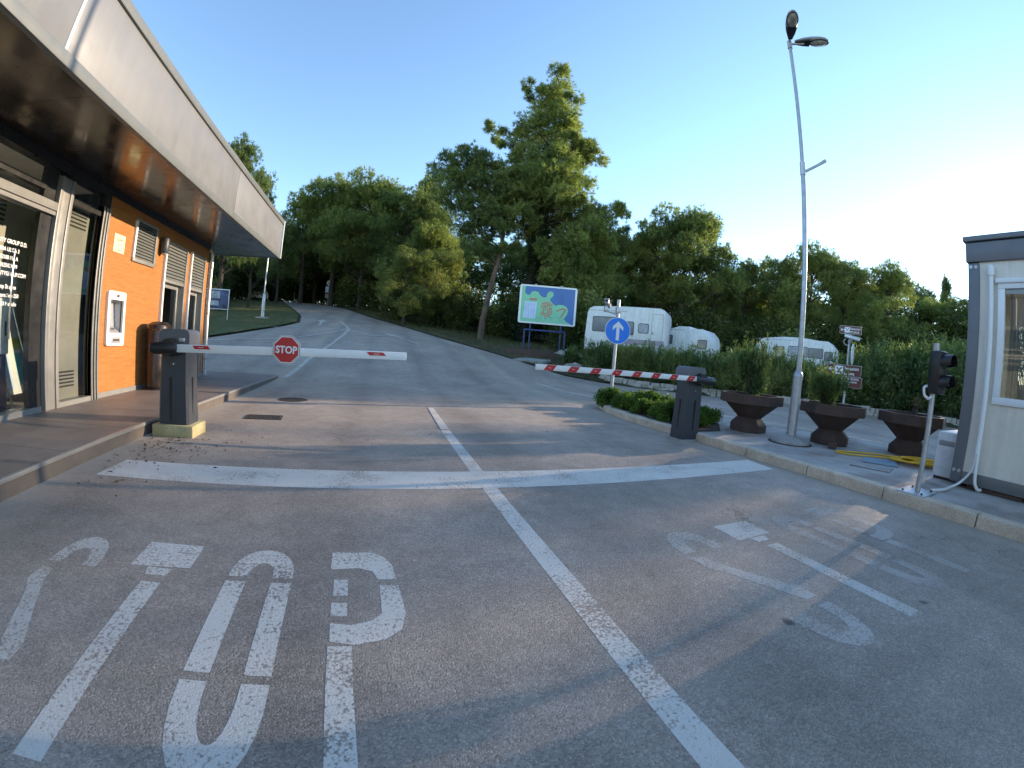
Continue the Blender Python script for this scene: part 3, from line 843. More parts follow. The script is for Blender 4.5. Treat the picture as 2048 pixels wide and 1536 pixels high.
# two doors with roller shutters above
for (y0, y1, zt, zs, nm) in ((7.66, 8.64, 2.68, 2.00, 0), (8.80, 9.60, 2.68, 1.98, 1)):
    mb = MB()
    mb.box((WX-.16, y1-.05, PZ), (WX+.03, y1, zt), .004); mb.box((WX-.16, y0+.05, zt-.04), (WX+.03, y1-.05, zt), .004)
    mb.box((WX-.16, y0+.05, zs-.05), (WX+.015, y1-.05, zs), .004)
    dr = mb.build('door', 'alu', B, w=True)
    bb('door_jamb', 'white', [((WX-.16, y0, PZ), (WX+.05, y0+.05, zt))], dr, .004)
    slats(dr, y0+.05, y1-.05, zs, zt-.04, 11)
    bb('door_leaf', 'alu', [((WX-.13, y0+.05, PZ), (WX-.09, y0+.11, zs-.05)), ((WX-.13, y1-.13, PZ), (WX-.09, y1-.05, zs-.05)), ((WX-.13, y0+.11, PZ), (WX-.09, y1-.13, PZ+.1)), ((WX-.13, y0+.11, zs-.13), (WX-.09, y1-.13, zs-.05))], dr, .003)
    bb('door_glass', 'glass', [((WX-.115, y0+.11, PZ+.1), (WX-.108, y1-.13, zs-.13))], dr, smooth=0)
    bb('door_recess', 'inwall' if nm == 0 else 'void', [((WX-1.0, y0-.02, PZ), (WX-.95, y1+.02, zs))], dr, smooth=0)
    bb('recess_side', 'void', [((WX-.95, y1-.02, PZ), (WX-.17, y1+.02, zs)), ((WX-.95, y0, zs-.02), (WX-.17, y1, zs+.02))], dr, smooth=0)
    for ya in ((7.95, 8.08) if nm == 0 else ()): bb('wall_switch', 'white', [((WX-.95, ya, .98), (WX-.94, ya+.08, 1.06))], dr, .003)
# cash machine set into the wall
mb = MB()
pa = rrect(5.985, .85, 6.465, 1.62, .035); pb = rrect(6.045, 1.03, 6.41, 1.50, .012)
mb.ring(pa, pb, WX-.01, WX+.045, 'x')
atm = mb.build('cash_machine', 'white_clean', B, w=True)
mb = MB()
mb.add([(WX+.01, 6.045, 1.03), (WX+.01, 6.41, 1.03), (WX-.10, 6.41, 1.12), (WX-.10, 6.045, 1.12), (WX-.13, 6.41, 1.47), (WX-.13, 6.045, 1.47), (WX+.01, 6.41, 1.50), (WX+.01, 6.045, 1.50)],
       [(0, 1, 2, 3), (3, 2, 4, 5), (5, 4, 6, 7), (0, 3, 5, 7), (1, 6, 4, 2)])
mb.build('alcove', 'silver', atm, smooth=0, w=True)
bb('screen', 'ink', [((WX-.125, 6.06, 1.16), (WX-.112, 6.20, 1.42))], atm, .003)
bb('keypad', 'steel', [((WX-.07, 6.16, 1.085), (WX-.02, 6.34, 1.10))], atm, .003)
bb('card_slot', 'ink', [((WX+.04, 6.15, .915), (WX+.049, 6.33, .945))], atm, .002)
bb('camera_window', 'ink', [((WX+.04, 6.20, 1.535), (WX+.049, 6.27, 1.58))], atm, .002)
bb('slot_plate', 'silver', [((WX+.04, 6.10, .885), (WX+.047, 6.37, .975))], atm, .003)
for y in (6.08, 6.39):
    mb = MB(); mb.tube([(WX+.04, y, 1.56), (WX+.048, y, 1.56)], .009, 12); mb.build('bolt', 'bluemetal', atm, w=True)
# cream plaque
pq = bb('plaque', 'plaque', [((WX, 6.03, 2.17), (WX+.008, 6.33, 2.43))], bev=.002)
mb = MB()
mb.text('KAMP', .062, (WX+.009, 6.18, 2.33), (0, 1, 0), (0, 0, 1), .001, .0, 'CENTER'); mb.build('lettering', 'ink', pq, w=True); mb = MB()
mb.text('***', .05, (WX+.009, 6.18, 2.255), (0, 1, 0), (0, 0, 1), .001, 0, 'CENTER'); mb.build('stars', 'ink', pq, w=True); mb = MB()
mb.text('STUPICE', .030, (WX+.009, 6.18, 2.20), (0, 1, 0), (0, 0, 1), .001, 0, 'CENTER')
mb.build('lettering', 'ink', pq, w=True)
# wall lamp and down pipe at the corner
mb = MB(); mb.lathe([(.062, 0), (.075, .02), (.075, .24), (.06, .27)], 20, (WX+.085, 7.49, 2.40)); mb.box((WX, 7.46, 2.50), (WX+.03, 7.52, 2.62))
wl = mb.build('wall_lamp', 'anthracite', B, w=True)
mb = MB(); mb.sphere((WX+.085, 7.49, 2.40), .052, 16, 8, (1, 1, .6)); mb.build('lamp_glass', 'lens', wl, w=True)
mb = MB(); mb.tube([(WX+.06, 9.86, PZ+.02), (WX+.06, 9.86, 2.80), (WX+.02, 9.82, 2.90), (WX-.05, 9.80, 2.97)], .038, 16)
pp = mb.build('down_pipe', 'silver', B, w=True)
for z in (.5, 1.5, 2.5):
    mb = MB(); mb.tube([(WX+.06, 9.86, z), (WX+.06, 9.86, z+.03)], .044, 16); mb.build('pipe_bracket', 'alu', pp, w=True)
mb = MB(); mb.tube([(WX+.015, 9.815, PZ+.05), (WX+.015, 9.815, 2.85)], .012, 8); mb.build('earth_rod', 'alu_dark', B, w=True)

# inside the room, seen through the glass
t = thing('easel_board', 'white and blue poster easel leaning inside the glass front of the reception', 'easel', (-4.62, 4.92, PZ+.008), R(8))
mb = MB()
mb.x = Matrix.Rotation(R(-14), 4, 'Y')
mb.box((-.012, -.27, .12), (.012, .27, 1.22), .004); mb.build('board', 'white', t)
mb = MB(); mb.x = Matrix.Rotation(R(-14), 4, 'Y'); mb.box((.0125, -.24, .18), (.016, -.04, 1.16)); mb.build('printed_panel', 'mappale', t)
mb = MB(); mb.x = Matrix.Rotation(R(-14), 4, 'Y'); mb.box((.0125, .10, .22), (.016, .24, .62)); mb.build('printed_panel', 'teal', t)
mb = MB(); mb.x = Matrix.Rotation(R(-14), 4, 'Y'); mb.box((.0125, .12, .66), (.016, .24, .80)); mb.build('printed_panel', 'yellowprint', t)
for s in (-1, 1):
    mb = MB(); mb.tube([(.10, s*.29, .012), (-.30, s*.20, 1.30)], .014, 8); mb.build('leg', 'steel', t)
mb = MB(); mb.tube([(-.75, 0, .012), (-.33, 0, 1.42)], .014, 8); mb.build('leg', 'steel', t)
t = thing('notice_stand', 'white notice board with a dark lower panel just inside the glass door', 'stand', (-4.42, 4.34, PZ+.008), R(4))
mb = MB(); mb.box((-.02, -.42, .62), (.02, .20, 1.24), .03); mb.build('board', 'white_clean', t)
mb = MB(); mb.box((.021, -.4, .30), (.03, .12, .60)); mb.box((-.03, -.42, .03), (.01, .16, .62), .01); mb.build('lower_panel', 'purple', t)
mb = MB(); mb.text('1', .22, (.022, .075, .83), (0, 1, 0), (0, 0, 1), .002, .004); mb.build('numeral', 'ink', t)
mb = MB(); mb.box((-.2, -.35, 0), (.2, .12, .03), .008); mb.build('foot', 'steel', t)

# ------------------------------------------------------------------ litter bin by the wall
t = thing('litter_bin', 'dark brown metal litter bin with domed top standing against the orange wall', 'litter bin', (-3.74, 7.22, PZ))
mb = MB(); mb.lathe([(.19, .0), (.20, .03), (.215, .05), (.215, .93), (.205, .96)], 36, (0, 0, 0), 0, .92, 1.25); mb.build('body', 'brown_bin', t)
mb = MB(); mb.lathe([(.218, .962), (.222, .975), (.20, 1.04), (.13, 1.085), (.03, 1.10)], 36, (0, 0, 0), 0, .92, 1.25); mb.build('lid', 'brown_bin', t)
mb = MB()
for y in (-.06, .06): mb.box((.186, y-.003, .06), (.2, y+.003, .92))
mb.box((.15, -.12, .80), (.202, .12, .86))
mb.build('door_gap', 'void', t)
mb = MB(); mb.lathe([(.205, 0), (.205, .028)], 30, (0, 0, 0), 0, .92, 1.25); mb.build('base', 'black', t)

# ------------------------------------------------------------------ barriers
def housing(t, flip=1, block=True):
    """cabinet about 35 x 30 cm, flared foot, hood; boom plane on the -y face"""
    mb = MB()
    z0 = .12 if block else .02
    def sec(z, hx, hy, c=.025):
        return [(-hx+c, -hy, z), (hx-c, -hy, z), (hx, -hy+c, z), (hx, hy-c, z), (hx-c, hy, z), (-hx+c, hy, z), (-hx, hy-c, z), (-hx, -hy+c, z)]
    S_ = [(z0, .175, .145), (z0+.03, .178, .148), (z0+.45, .168, .14), (.93, .16, .135)]
    vs = []; fs = []
    for z, hx, hy in S_: vs += sec(z, hx, hy)
    for i in range(len(S_)-1):
        for k in range(8): fs.append((i*8+k, i*8+(k+1) % 8, (i+1)*8+(k+1) % 8, (i+1)*8+k))
    fs += [tuple(range(7, -1, -1)), tuple(range((len(S_)-1)*8, len(S_)*8))]
    mb.add(vs, fs)
    mb.build('housing', 'anthracite', t, smooth=25)
    mb = MB()
    pr = [(-.172, .90), (.172, .90), (.172, 1.06), (.155, 1.10), (.12, 1.118), (-.12, 1.118), (-.155, 1.10), (-.172, 1.06)]
    mb.prism([(x*1.03, z) for x, z in pr], -.152, .152, 'y')
    mb.build('hood', 'anthra_light', t, smooth=40)
    mb = MB(); mb.box((-.03*flip-.012, -.1505, .16), (-.03*flip+.012, -.138, .62)); mb.build('groove', 'black', t)
    mb = MB(); mb.box((.176 if flip > 0 else -.176, -.03, .16), (.16 if flip > 0 else -.16, -.005, .62)); mb.build('groove', 'black', t)
    mb = MB(); mb.box((.06, -.1635, .99), (.13, -.1565, 1.03), .002); mb.build('rating_plate', 'silver', t)
    mb = MB(); mb.tube([(0, -.138, .76), (0, -.146, .76)], .012, 14); mb.build('lock', 'steel', t)
t = thing('barrier_gate', 'lowered white barrier boom carrying a red STOP sign, cabinet on a yellowed concrete block', 'barrier', (-2.19, 4.72, 0))
housing(t, 1, True)
mb = MB(); mb.box((-.24, -.19, -.02), (.24, .20, .125), .015); mb.build('concrete_base', 'yellow_block', t)
mb = MB(); mb.tube([(-.235, -.21, .915), (-.22, -.21, .915), (.06, -.21, .925), (.075, -.21, .925)], [.05, .062, .068, .058], 24); mb.tube([(-.03, -.12, .93), (-.03, -.25, .93)], [.095, .088], 24); mb.build('drive_drum', 'black', t)
mb = MB(); mb.x = Matrix.Translation((.05, -.21, .925)) @ Matrix.Rotation(R(-1.2), 4, 'Y')
mb.box((0, -.022, -.042), (2.43, .022, .040), .006)
boom = mb.build('boom', 'white_clean', t)
for x in (.20, 2.02):
    mb = MB(); mb.x = Matrix.Translation((.05, -.21, .925)) @ Matrix.Rotation(R(-1.2), 4, 'Y')
    mb.prism([(x, .030), (x+.17, .030), (x+.20, -.004), (x+.03, -.004)], -.026, -.0225, 'y')
    mb.build('red_reflector', 'red', boom)
    mb = MB(); mb.x = Matrix.Translation((.05, -.21, .925)) @ Matrix.Rotation(R(-1.2), 4, 'Y')
    mb.box((x+.07, -.029, .010), (x+.13, -.0265, .014))
    mb.build('reflector_mark', 'signwhite', boom)
mb = MB(); cx, cz = 1.255, .970; rr = .155
mb.prism(circle(cx, cz, rr, 8, R(22.5)), -.250, -.246, 'y')
sg = mb.build('stop_sign', 'signwhite', boom)
mb = MB(); mb.prism(circle(cx, cz, rr*.965, 8, R(22.5)), -.2515, -.2502, 'y'); mb.build('sign_rim', 'ink', sg)
mb = MB(); mb.prism(circle(cx, cz, rr*.93, 8, R(22.5)), -.253, -.2516, 'y'); mb.build('sign_border', 'signwhite', sg)
mb = MB(); mb.prism(circle(cx, cz, rr*.86, 8, R(22.5)), -.2545, -.2531, 'y'); mb.build('sign_face', 'red', sg)
mb = MB(); mb.text('STOP', .100, (cx, -.2555, cz-.034), (1, 0, 0), (0, 0, 1), .0016, .0032, 'CENTER', .92); mb.build('sign_lettering', 'signwhite', sg)
mb = MB(); mb.box((cx-.06, -.246, cz-.02), (cx+.06, -.232, cz+.02)); mb.box((cx-.02, -.246, cz-.12), (cx+.02, -.238, cz+.12)); mb.build('sign_bracket', 'galv', sg)

t = thing('barrier_gate', 'lowered barrier with red and white striped boom and a dark cabinet by the planting bed', 'barrier', (4.50, 5.14, 0))
housing(t, -1, False)
mb = MB(); mb.box((-.21, -.18, -.01), (.21, .18, .022), .004); mb.build('base_plate', 'cement', t)
mb = MB(); mb.tube([(-.06, -.20, .93), (.20, -.20, .925), (.29, -.20, .922), (.315, -.20, .92)], [.060, .068, .062, .05], 24); mb.tube([(.06, -.12, .94), (.06, -.24, .94)], [.095, .088], 24); mb.build('drive_drum', 'black', t)
L_ = 2.60; mtx = Matrix.Translation((-.02, -.20, .945)) @ Matrix.Rotation(R(.05), 4, 'Y')
mb = MB(); mb.x = mtx; mb.box((-L_, -.020, -.036), (0, .020, .036), .005); boom = mb.build('boom', 'white_clean', t)
for k in range(8):
    mb = MB(); mb.x = mtx
    mk = MB(); mk.x = mtx
    x = -L_+.10+k*.322
    mb.prism([(x, -.0345), (x+.125, -.0345), (x+.175, .0345), (x+.05, .0345)], -.0235, -.0205, 'y')
    mk.box((x+.07, -.0255, -.004), (x+.105, -.0240, 0)); mk.box((x+.07, -.0255, .0003), (x+.074, -.0240, .010))
    rs = mb.build('red_stripe', 'red', boom)
    mk.build('reflector_mark', 'signwhite', rs if False else boom)

# ------------------------------------------------------------------ blue arrow sign with a camera on its post
PX, PY = 5.12, 8.48
yaw = R(-13)                                     # faces the entering traffic
t = thing('arrow_sign', 'round blue sign with white upward arrow on a steel post in the planting bed', 'traffic sign', (PX, PY, KH), yaw)
mb = MB(); mb.tube([(0, 0, -.1), (0, 0, 2.37)], .038, 20); mb.build('post', 'galv', t)
mb = MB(); mb.tube([(.0, -.055, -.1), (.0, -.055, 2.0)], .016, 12); mb.build('conduit', 'white', t)
zc = 1.66
mb = MB(); mb.prism(circle(0, zc, .302, 48), -.086, -.080, 'y'); d = mb.build('disc', 'signwhite', t)
mb = MB(); mb.prism(circle(0, zc, .290, 48), -.0885, -.0862, 'y'); mb.build('blue_face', 'signblue', d)
mb = MB(); mb.prism([(-.036, -.215), (.036, -.215), (.036, .085), (.125, .01), (.125, .09), (0, .215), (-.125, .09), (-.125, .01), (-.036, .085)], 0, .002, 'y')
mb.v = [(x, y-.0912, z+zc) for x, y, z in mb.v]; mb.build('arrow', 'signwhite', d)
for dz_ in (.12, -.16):
    mb = MB(); mb.box((-.05, -.08, zc+dz_), (.05, .045, zc+dz_+.04), .005); mb.build('clamp', 'galv', t)
mb = MB(); mb.tube([(0, 0, 2.08), (-.10, -.02, 2.05), (-.30, -.03, 2.08)], .016, 10); mb.box((-.05, -.05, 2.06), (.055, .05, 2.20), .01); mb.tube([(-.12, -.06, 2.02), (0, -.03, 2.02)], .012, 8); mb.box((-.33, -.06, 2.06), (-.26, .02, 2.21), .01)
ar = mb.build('bracket', 'silver', t)
mb = MB(); mb.x = Matrix.Translation((-.27, -.06, 2.24)) @ Matrix.Rotation(R(62), 4, 'Z') @ Matrix.Rotation(R(14), 4, 'Y')
mb.box((-.17, -.045, -.045), (.17, .045, .04), .018); mb.box((-.20, -.055, .034), (.20, .055, .052), .008)
cm = mb.build('security_camera', 'silver', t)
mb = MB(); mb.x = Matrix.Translation((-.27, -.06, 2.24)) @ Matrix.Rotation(R(62), 4, 'Z') @ Matrix.Rotation(R(14), 4, 'Y')
mb.tube([(-.171, 0, 0), (-.176, 0, 0)], .034, 20); mb.build('lens', 'black', cm)

# thin bare stake behind it
mb = MB(); mb.tube([(10.35, 17.2, T(10.35, 17.2)-.1), (10.38, 17.2, T(10.35, 17.2)+1.25)], .028, 10)
tag(mb.build('stake', 'galv'), 'thin bare metal stake behind the post of the blue arrow sign', 'stake')

# ------------------------------------------------------------------ tall street lamp
t = thing('street_lamp', 'tall galvanised street lamp with two heads and a stub arm on a rounded cement footing', 'street lamp', (5.86, 4.16, KH))
mb = MB(); mb.lathe([(.31, -.006), (.30, .03), (.22, .075), (.12, .11), (.09, .12)], 32); mb.build('footing', 'cement', t)
mb = MB(); mb.lathe([(.345, -.01), (.345, .006), (.335, .008)], 32); mb.build('footing_ring', 'iron', t)
mb = MB(); mb.lathe([(.074, .05), (.074, 1.00), (.079, 1.005), (.079, 1.03), (.05, 1.09), (.042, 1.095)], 24)
mb.build('sleeve', 'galv', t)
mb = MB(); mb.tube([(0, 0, 1.05), (0, 0, 4.32), (0, 0, 4.34), (0, 0, 6.75)], [.041, .038, .033, .030], 20); mb.build('pole', 'galv', t)
mb = MB(); mb.tube([(0, 0, 4.20), (0, 0, 4.42)], .045, 20); mb.tube([(0, 0, 4.24), (.24, -.14, 4.42), (.36, -.21, 4.52)], [.024, .024, .03], 14); mb.build('stub_arm', 'galv', t)
mb = MB(); mb.tube([(0, 0, 6.68), (0, 0, 6.84)], .042, 20); mb.tube([(0, 0, 6.78), (-.08, -.09, 6.86)], .024, 12); mb.tube([(0, 0, 6.78), (.19, -.17, 6.80)], .022, 12); mb.build('top_fitting', 'galv', t)
def lamp_head(t, ang, tilt):
    X = Matrix.Translation((0, 0, 6.82)) @ Matrix.Rotation(ang, 4, 'Z') @ Matrix.Rotation(-tilt, 4, 'Y')
    prof = [(.10, .035), (.16, .055), (.26, .085), (.40, .105), (.54, .105), (.64, .085), (.70, .04), (.71, .01)]
    vs = []; fs = []; n = 14
    for x, hw in prof:
        for k in range(n):
            a = math.pi*2*k/n
            z = math.sin(a)*hw*(.75 if math.sin(a) > 0 else .35)
            vs.append((x, math.cos(a)*hw, z+.01))
    for i in range(len(prof)-1):
        for k in range(n): fs.append((i*n+k, i*n+(k+1) % n, (i+1)*n+(k+1) % n, (i+1)*n+k))
    fs += [tuple(range(n)), tuple(len(vs)-1-k for k in range(n))]
    mb = MB(); mb.x = X; mb.add(vs, fs); h = mb.build('lamp_head', 'grey', t, smooth=50)
    mb = MB(); mb.x = X; mb.prism([(.10, -.035), (.24, -.075), (.36, -.092), (.36, .092), (.24, .075), (.10, .035)], -.036, -.005); mb.build('gear_box', 'black', h)
    vs = []; n = 26; vs.append((.52, 0, -.055))
    ring = [(.52+.175*math.cos(2*math.pi*k/n)+(.02 if math.cos(2*math.pi*k/n) < 0 else 0), .092*math.sin(2*math.pi*k/n)) for k in range(n)]
    mb = MB(); mb.x = X
    vs = [(x, y, -.024) for x, y in ring]+[((x-.52)*.8+.52, y*.8, -.050) for x, y in ring]+[((x-.52)*.4+.52, y*.4, -.060) for x, y in ring]
    fs = [(k, (k+1) % n, (k+1) % n+n, k+n) for k in range(n)]+[(k+n, (k+1) % n+n, (k+1) % n+2*n, k+2*n) for k in range(n)]+[tuple(range(3*n-1, 2*n-1, -1))]
    mb.add(vs, fs); mb.build('lens', 'lens', h, smooth=60)
    mb = MB(); mb.x = X; mb.ring([((x-.52)*1.07+.52, y*1.12) for x, y in ring], ring, -.034, -.018); mb.build('lens_rim', 'black', h)
lamp_head(t, math.atan2(-.66, -.60), R(9))
lamp_head(t, math.atan2(-.55, .60), R(4))
mb = MB(); mb.x = Matrix.Translation((-.0, 0, 0)); mb.box((-.05, -.075, .0), (.05, -.055, .0)) if 0 else None

# ------------------------------------------------------------------ planters
def make_planter(rz=0.0):
    t = thing('planter', 'x', 'planter', (0, 0, 0), rz, 'octagonal brown planters on the paved island')
    A = math.pi/8
    def octo(prof, n=8): return prof
    mb = MB(); mb.lathe([(.325, 0), (.325, .12), (.22, .225), (.22, .235)], 8, rot=A); mb.build('pedestal', 'rust', t, smooth=20)
    mb = MB(); mb.lathe([(.215, .235), (.49, .48)], 8, rot=A); mb.build('bowl', 'rust', t, smooth=20)
    mb = MB(); po = circle(0, 0, .565, 8, A); pi_ = circle(0, 0, .49, 8, A); mb.ring(po, pi_, .48, .635); mb.build('rim', 'rust', t, smooth=20)
    mb = MB(); mb.lathe([(.489, .49), (.489, .575)], 8, rot=A); mb.build('soil', 'soil', t, smooth=20)
    return t
PL = [(6.02, 5.20, 'brown octagonal planter nearest the right barrier, with a small bushy plant'),
      (6.72, 3.98, 'brown octagonal planter right beside the tall street lamp'),
      (7.50, 2.93, 'dark brown octagonal planter with a bare stem, next to the grey booth')]
p0 = make_planter()
for i, (x, y, lb) in enumerate(PL):
    p = p0 if i == 0 else copy_tree(p0)
    p.location = (x, y, KH+.002)
    p.rotation_euler = (0, 0, [.1, .42, .2][i])
    p['label'] = lb
mb = MB(); mb.box((-.11, -.06, 0), (.07, .06, .085), .012)
o = mb.build('brick', 'rust'); o.location = (6.30, 3.66, KH+.002); o.rotation_euler = (0, 0, .5); tag(o, 'reddish brown brick lying at the foot of the planter by the lamp', 'brick')

# ------------------------------------------------------------------ grey kiosk on the right
BX, BY = 5.75, 1.66
t = thing('ticket_booth', 'cream metal booth with dark grey corner posts, white framed window and flat roof', 'booth', (BX, BY, KH))
K = t
def kb(name, mt, boxes, parent=K, bev=0.0, **kw): return bb(name, mt, boxes, parent, bev, **kw)
kb('wall', 'cream', [((BX+.02, 1.31, .28), (BX+.07, BY-.13, 2.62)), ((BX+.02, -4.2, .28), (BX+.07, 1.31, 1.07)), ((BX+.02, -4.2, 2.38), (BX+.07, 1.31, 2.62)), ((BX+.02, -4.2, 1.07), (BX+.07, -1.3, 2.38)),
   ((BX+.14, BY-.07, .28), (BX+2.3, BY-.02, 2.62)), ((BX+2.33, -4.2, .28), (BX+2.38, BY-.1, 1.07)), ((BX+2.33, -4.2, 2.3), (BX+2.38, BY-.1, 2.62))], smooth=0)
kb('corner_post', 'booth_grey', [((BX, BY-.135, .17), (BX+.135, BY, 2.60))], bev=.008)
kb('corner_post', 'booth_grey', [((BX+2.3, BY-.135, .17), (BX+2.42, BY, 2.60))], bev=.008)
kb('base_rail', 'fascia_trim', [((BX, -4.2, .17), (BX+.06, BY-.136, .30)), ((BX+.136, BY-.06, .17), (BX+2.3, BY, .30))], bev=.006)
kb('roof_edge', 'booth_grey', [((BX-.02, -4.25, 2.61), (BX+.12, BY+.02, 2.83)), ((BX+.121, BY-.12, 2.61), (BX+2.44, BY+.02, 2.83))], bev=.008)
kb('roof', 'booth_grey', [((BX-.04, -4.3, 2.845), (BX+2.46, BY+.045, 2.905))], bev=.008)
for y in (BY-.035, BY-.095):
    for z in (2.555, .30):
        mb = MB(); mb.tube([(BX-.001, y, z), (BX-.008, y, z)], .021, 14); mb.build('bolt', 'galv', K, w=True)
win = kb('window_frame', 'white_clean', [((BX-.005, -1.3, 1.07), (BX+.06, 1.31, 1.15)), ((BX-.005, -1.3, 2.30), (BX+.06, 1.31, 2.38)), ((BX-.005, 1.23, 1.15), (BX+.06, 1.31, 2.30)), ((BX-.005, -1.3, 1.15), (BX+.06, -1.22, 2.30)),
     ((BX-.03, -1.33, 2.36), (BX+.02, 1.335, 2.41))], bev=.006)
kb('window_glass', 'glass_booth', [((BX+.03, -1.22, 1.15), (BX+.036, 1.23, 2.30))], win, smooth=0)
kb('floor', 'tan', [((BX+.07, -4.2, .28), (BX+2.33, BY-.1, .30))], smooth=0)
kb('inner_lining', 'tan', [((BX+.071, -4.2, .30), (BX+.075, BY-.15, 1.06)), ((BX+.14, BY-.11, .30), (BX+2.3, BY-.072, 2.6)), ((BX+.071, -4.2, 2.55), (BX+2.33, BY-.1, 2.60))], smooth=0)
mb = MB()
n = 26
for k in range(n):
    y = 1.20-.009*k; x = BX+.16+.012*(k % 2)
    mb.box((x, y-.008, 1.16), (x+.005, y, 2.28))
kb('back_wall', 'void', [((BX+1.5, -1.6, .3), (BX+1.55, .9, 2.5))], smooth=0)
mb.build('folded_blind', 'blind', K, smooth=0, w=True)
kb('red_jacket', 'redcloth', [((BX+.55, .74, .95), (BX+.70, .98, 1.62))], bev=.05)
kb('desk', 'tan', [((BX+.10, -1.2, 1.06), (BX+.55, 1.24, 1.10))], bev=.005)
# white down pipe with cap and its loose conduits
mb = MB(); mb.tube([(BX-.035, 1.38, .52), (BX-.035, 1.38, 2.46)], .030, 16); pp = mb.build('cable_pipe', 'white_clean', K, w=True)
mb = MB(); mb.tube([(BX-.035, 1.38, 2.44), (BX-.035, 1.38, 2.53), (BX-.03, 1.38, 2.55)], [.042, .046, .030], 16); mb.build('pipe_cap', 'white_clean', pp, w=True)
def curve_pts(P, n=8):
    P = [Vector(p) for p in P]; out = []
    for i in range(len(P)-1):
        p0, p1, p2, p3 = P[max(i-1, 0)], P[i], P[i+1], P[min(i+2, len(P)-1)]
        for k in range(n):
            s = k/n
            out.append(.5*((2*p1)+(-p0+p2)*s+(2*p0-5*p1+4*p2-p3)*s*s+(-p0+3*p1-3*p2+p3)*s**3))
    return out+[P[-1]]
mb = MB(); mb.tube(curve_pts([(BX-.035, 1.395, .54), (BX-.04, 1.40, .35), (BX-.06, 1.50, .19), (BX-.28, 1.55, .142), (BX-.50, 1.55, .14), (BX-.72, 1.62, .14)]), .014, 10); mb.build('flexible_conduit', 'white', pp, w=True)
mb = MB(); mb.tube(curve_pts([(BX-.035, 1.365, .54), (BX-.045, 1.36, .38), (BX-.05, 1.34, .22), (BX-.02, 1.30, .145), (BX+.06, 1.27, .142)]), .020, 10); mb.build('flexible_conduit', 'white', pp, w=True)
for y in (1.15, -.8): kb('timber_foot', 'rust', [((BX+.03, y-.35, KH-.002), (BX+.35, y+.30, .165))], bev=.01)

# air conditioner unit on its side
t = thing('air_conditioner', 'white outdoor air conditioner unit standing behind the booth corner', 'air conditioner', (6.32, BY+.16, KH))
mb = MB(); mb.box((-.38, -.13, .03), (.38, .13, .56), .02); mb.build('casing', 'offwhite', t)
mb = MB(); mb.box((-.386, -.10, .40), (-.379, .10, .46), .004); mb.build('handle_recess', 'grey', t)
mb = MB(); mb.ring(circle(.08, .30, .21, 28), circle(.08, .30, .19, 28), .130, .137, 'y'); mb.build('fan_ring', 'grey', t)
for s_ in (-.33, .28):
    mb = MB(); mb.box((s_, -.12, 0), (s_+.05, .12, .035)); mb.build('foot', 'black', t)

# small traffic light
t = thing('traffic_light', 'small black two-lamp traffic light on a leaning grey post at the kerb', 'traffic light', (4.84, 1.70, KH))
mb = MB(); mb.box((-.19, -.15, 0), (.19, .16, .012), .003); pl = mb.build('base_plate', 'galv', t)
for x, y in ((-.14, -.10), (.14, -.10), (-.14, .11), (.14, .11)):
    mb = MB(); mb.tube([(x, y, .012), (x, y, .028)], .012, 6); mb.build('anchor_bolt', 'iron', pl)
mb = MB(); mb.tube([(0, 0, .01), (.012, .01, .9), (.02, .015, 1.46)], .028, 18); mb.build('post', 'galv', t)
hd = MB(); hd.x = Matrix.Translation((.03, -.02, 0)) @ Matrix.Rotation(R(-12), 4, 'Z')
hd.box((-.085, -.065, .98), (.085, .065, 1.40), .02); h = hd.build('signal_head', 'black', t)
for z in (1.29, 1.09):
    mb = MB(); mb.x = Matrix.Translation((.03, -.02, 0)) @ Matrix.Rotation(R(-12), 4, 'Z')
    # visor: open half tube pointing down the entering lane
    n = 16; vs = []; fs = []
    for k in range(n+1):
        a = R(-30)+R(240)*k/n
        for (yy, rr_, dz) in ((-.062, .080, 0), (-.175, .072, .012)):
            vs.append((math.cos(a)*rr_, yy, z+math.sin(a)*rr_+dz)); vs.append((math.cos(a)*(rr_-.006), yy, z+math.sin(a)*(rr_-.006)+dz))
    for k in range(n):
        a = k*4; b = a+4
        fs += [(a, b, b+2, a+2), (a+1, a+3, b+3, b+1), (a+2, b+2, b+3, a+3), (a, a+1, b+1, b)]
    mb.add(vs, fs); mb.build('visor', 'black', h, smooth=50)
    mb = MB(); mb.x = Matrix.Translation((.03, -.02, 0)) @ Matrix.Rotation(R(-12), 4, 'Z'); mb.tube([(0, -.064, z), (0, -.074, z)], [.066, .05], 20); mb.build('lens', 'void', h)
mb = MB(); mb.tube([(.022, .016, 1.40), (.022, .016, 1.475)], .036, 14); mb.build('post_cap', 'galv', t)
mb = MB(); mb.tube(curve_pts([(-.02, .06, 1.05), (-.075, .075, 1.03), (-.085, .06, .96), (-.05, .03, .93), (-.015, .01, .955)]), .013, 10); mb.build('cable_loop', 'white', t)

# coiled yellow hose
mb = MB()
pts = []
rnd = random.Random(3)
for k in range(9*18):
    a = 2*math.pi*k/18
    f = k/(9*18)
    rx, ry = .50+.10*math.sin(k*.13)+rnd.uniform(-.01, .01), .17+.05*math.sin(k*.11+1)
    cx, cy = 6.78+.13*math.sin(k*.05), 2.22+.09*math.cos(k*.07)
    d = Vector((.62, -.78)); e = Vector((.78, .62))
    p = Vector((cx, cy))+d*rx*math.cos(a)+e*ry*math.sin(a)
    pts.append((p.x, p.y, KH+.016+.010*(k//30)+.010*abs(math.sin(k*.37))))
pts += curve_pts([pts[-1], (6.5, 2.75, KH+.03), (6.15, 3.10, KH+.016), (5.98, 3.30, KH+.015), (6.02, 3.42, KH+.015), (6.25, 3.32, KH+.016), (6.55, 3.0, KH+.03), (6.6, 2.7, KH+.05)], 8)[1:]
mb.tube(pts, .0125, 8)
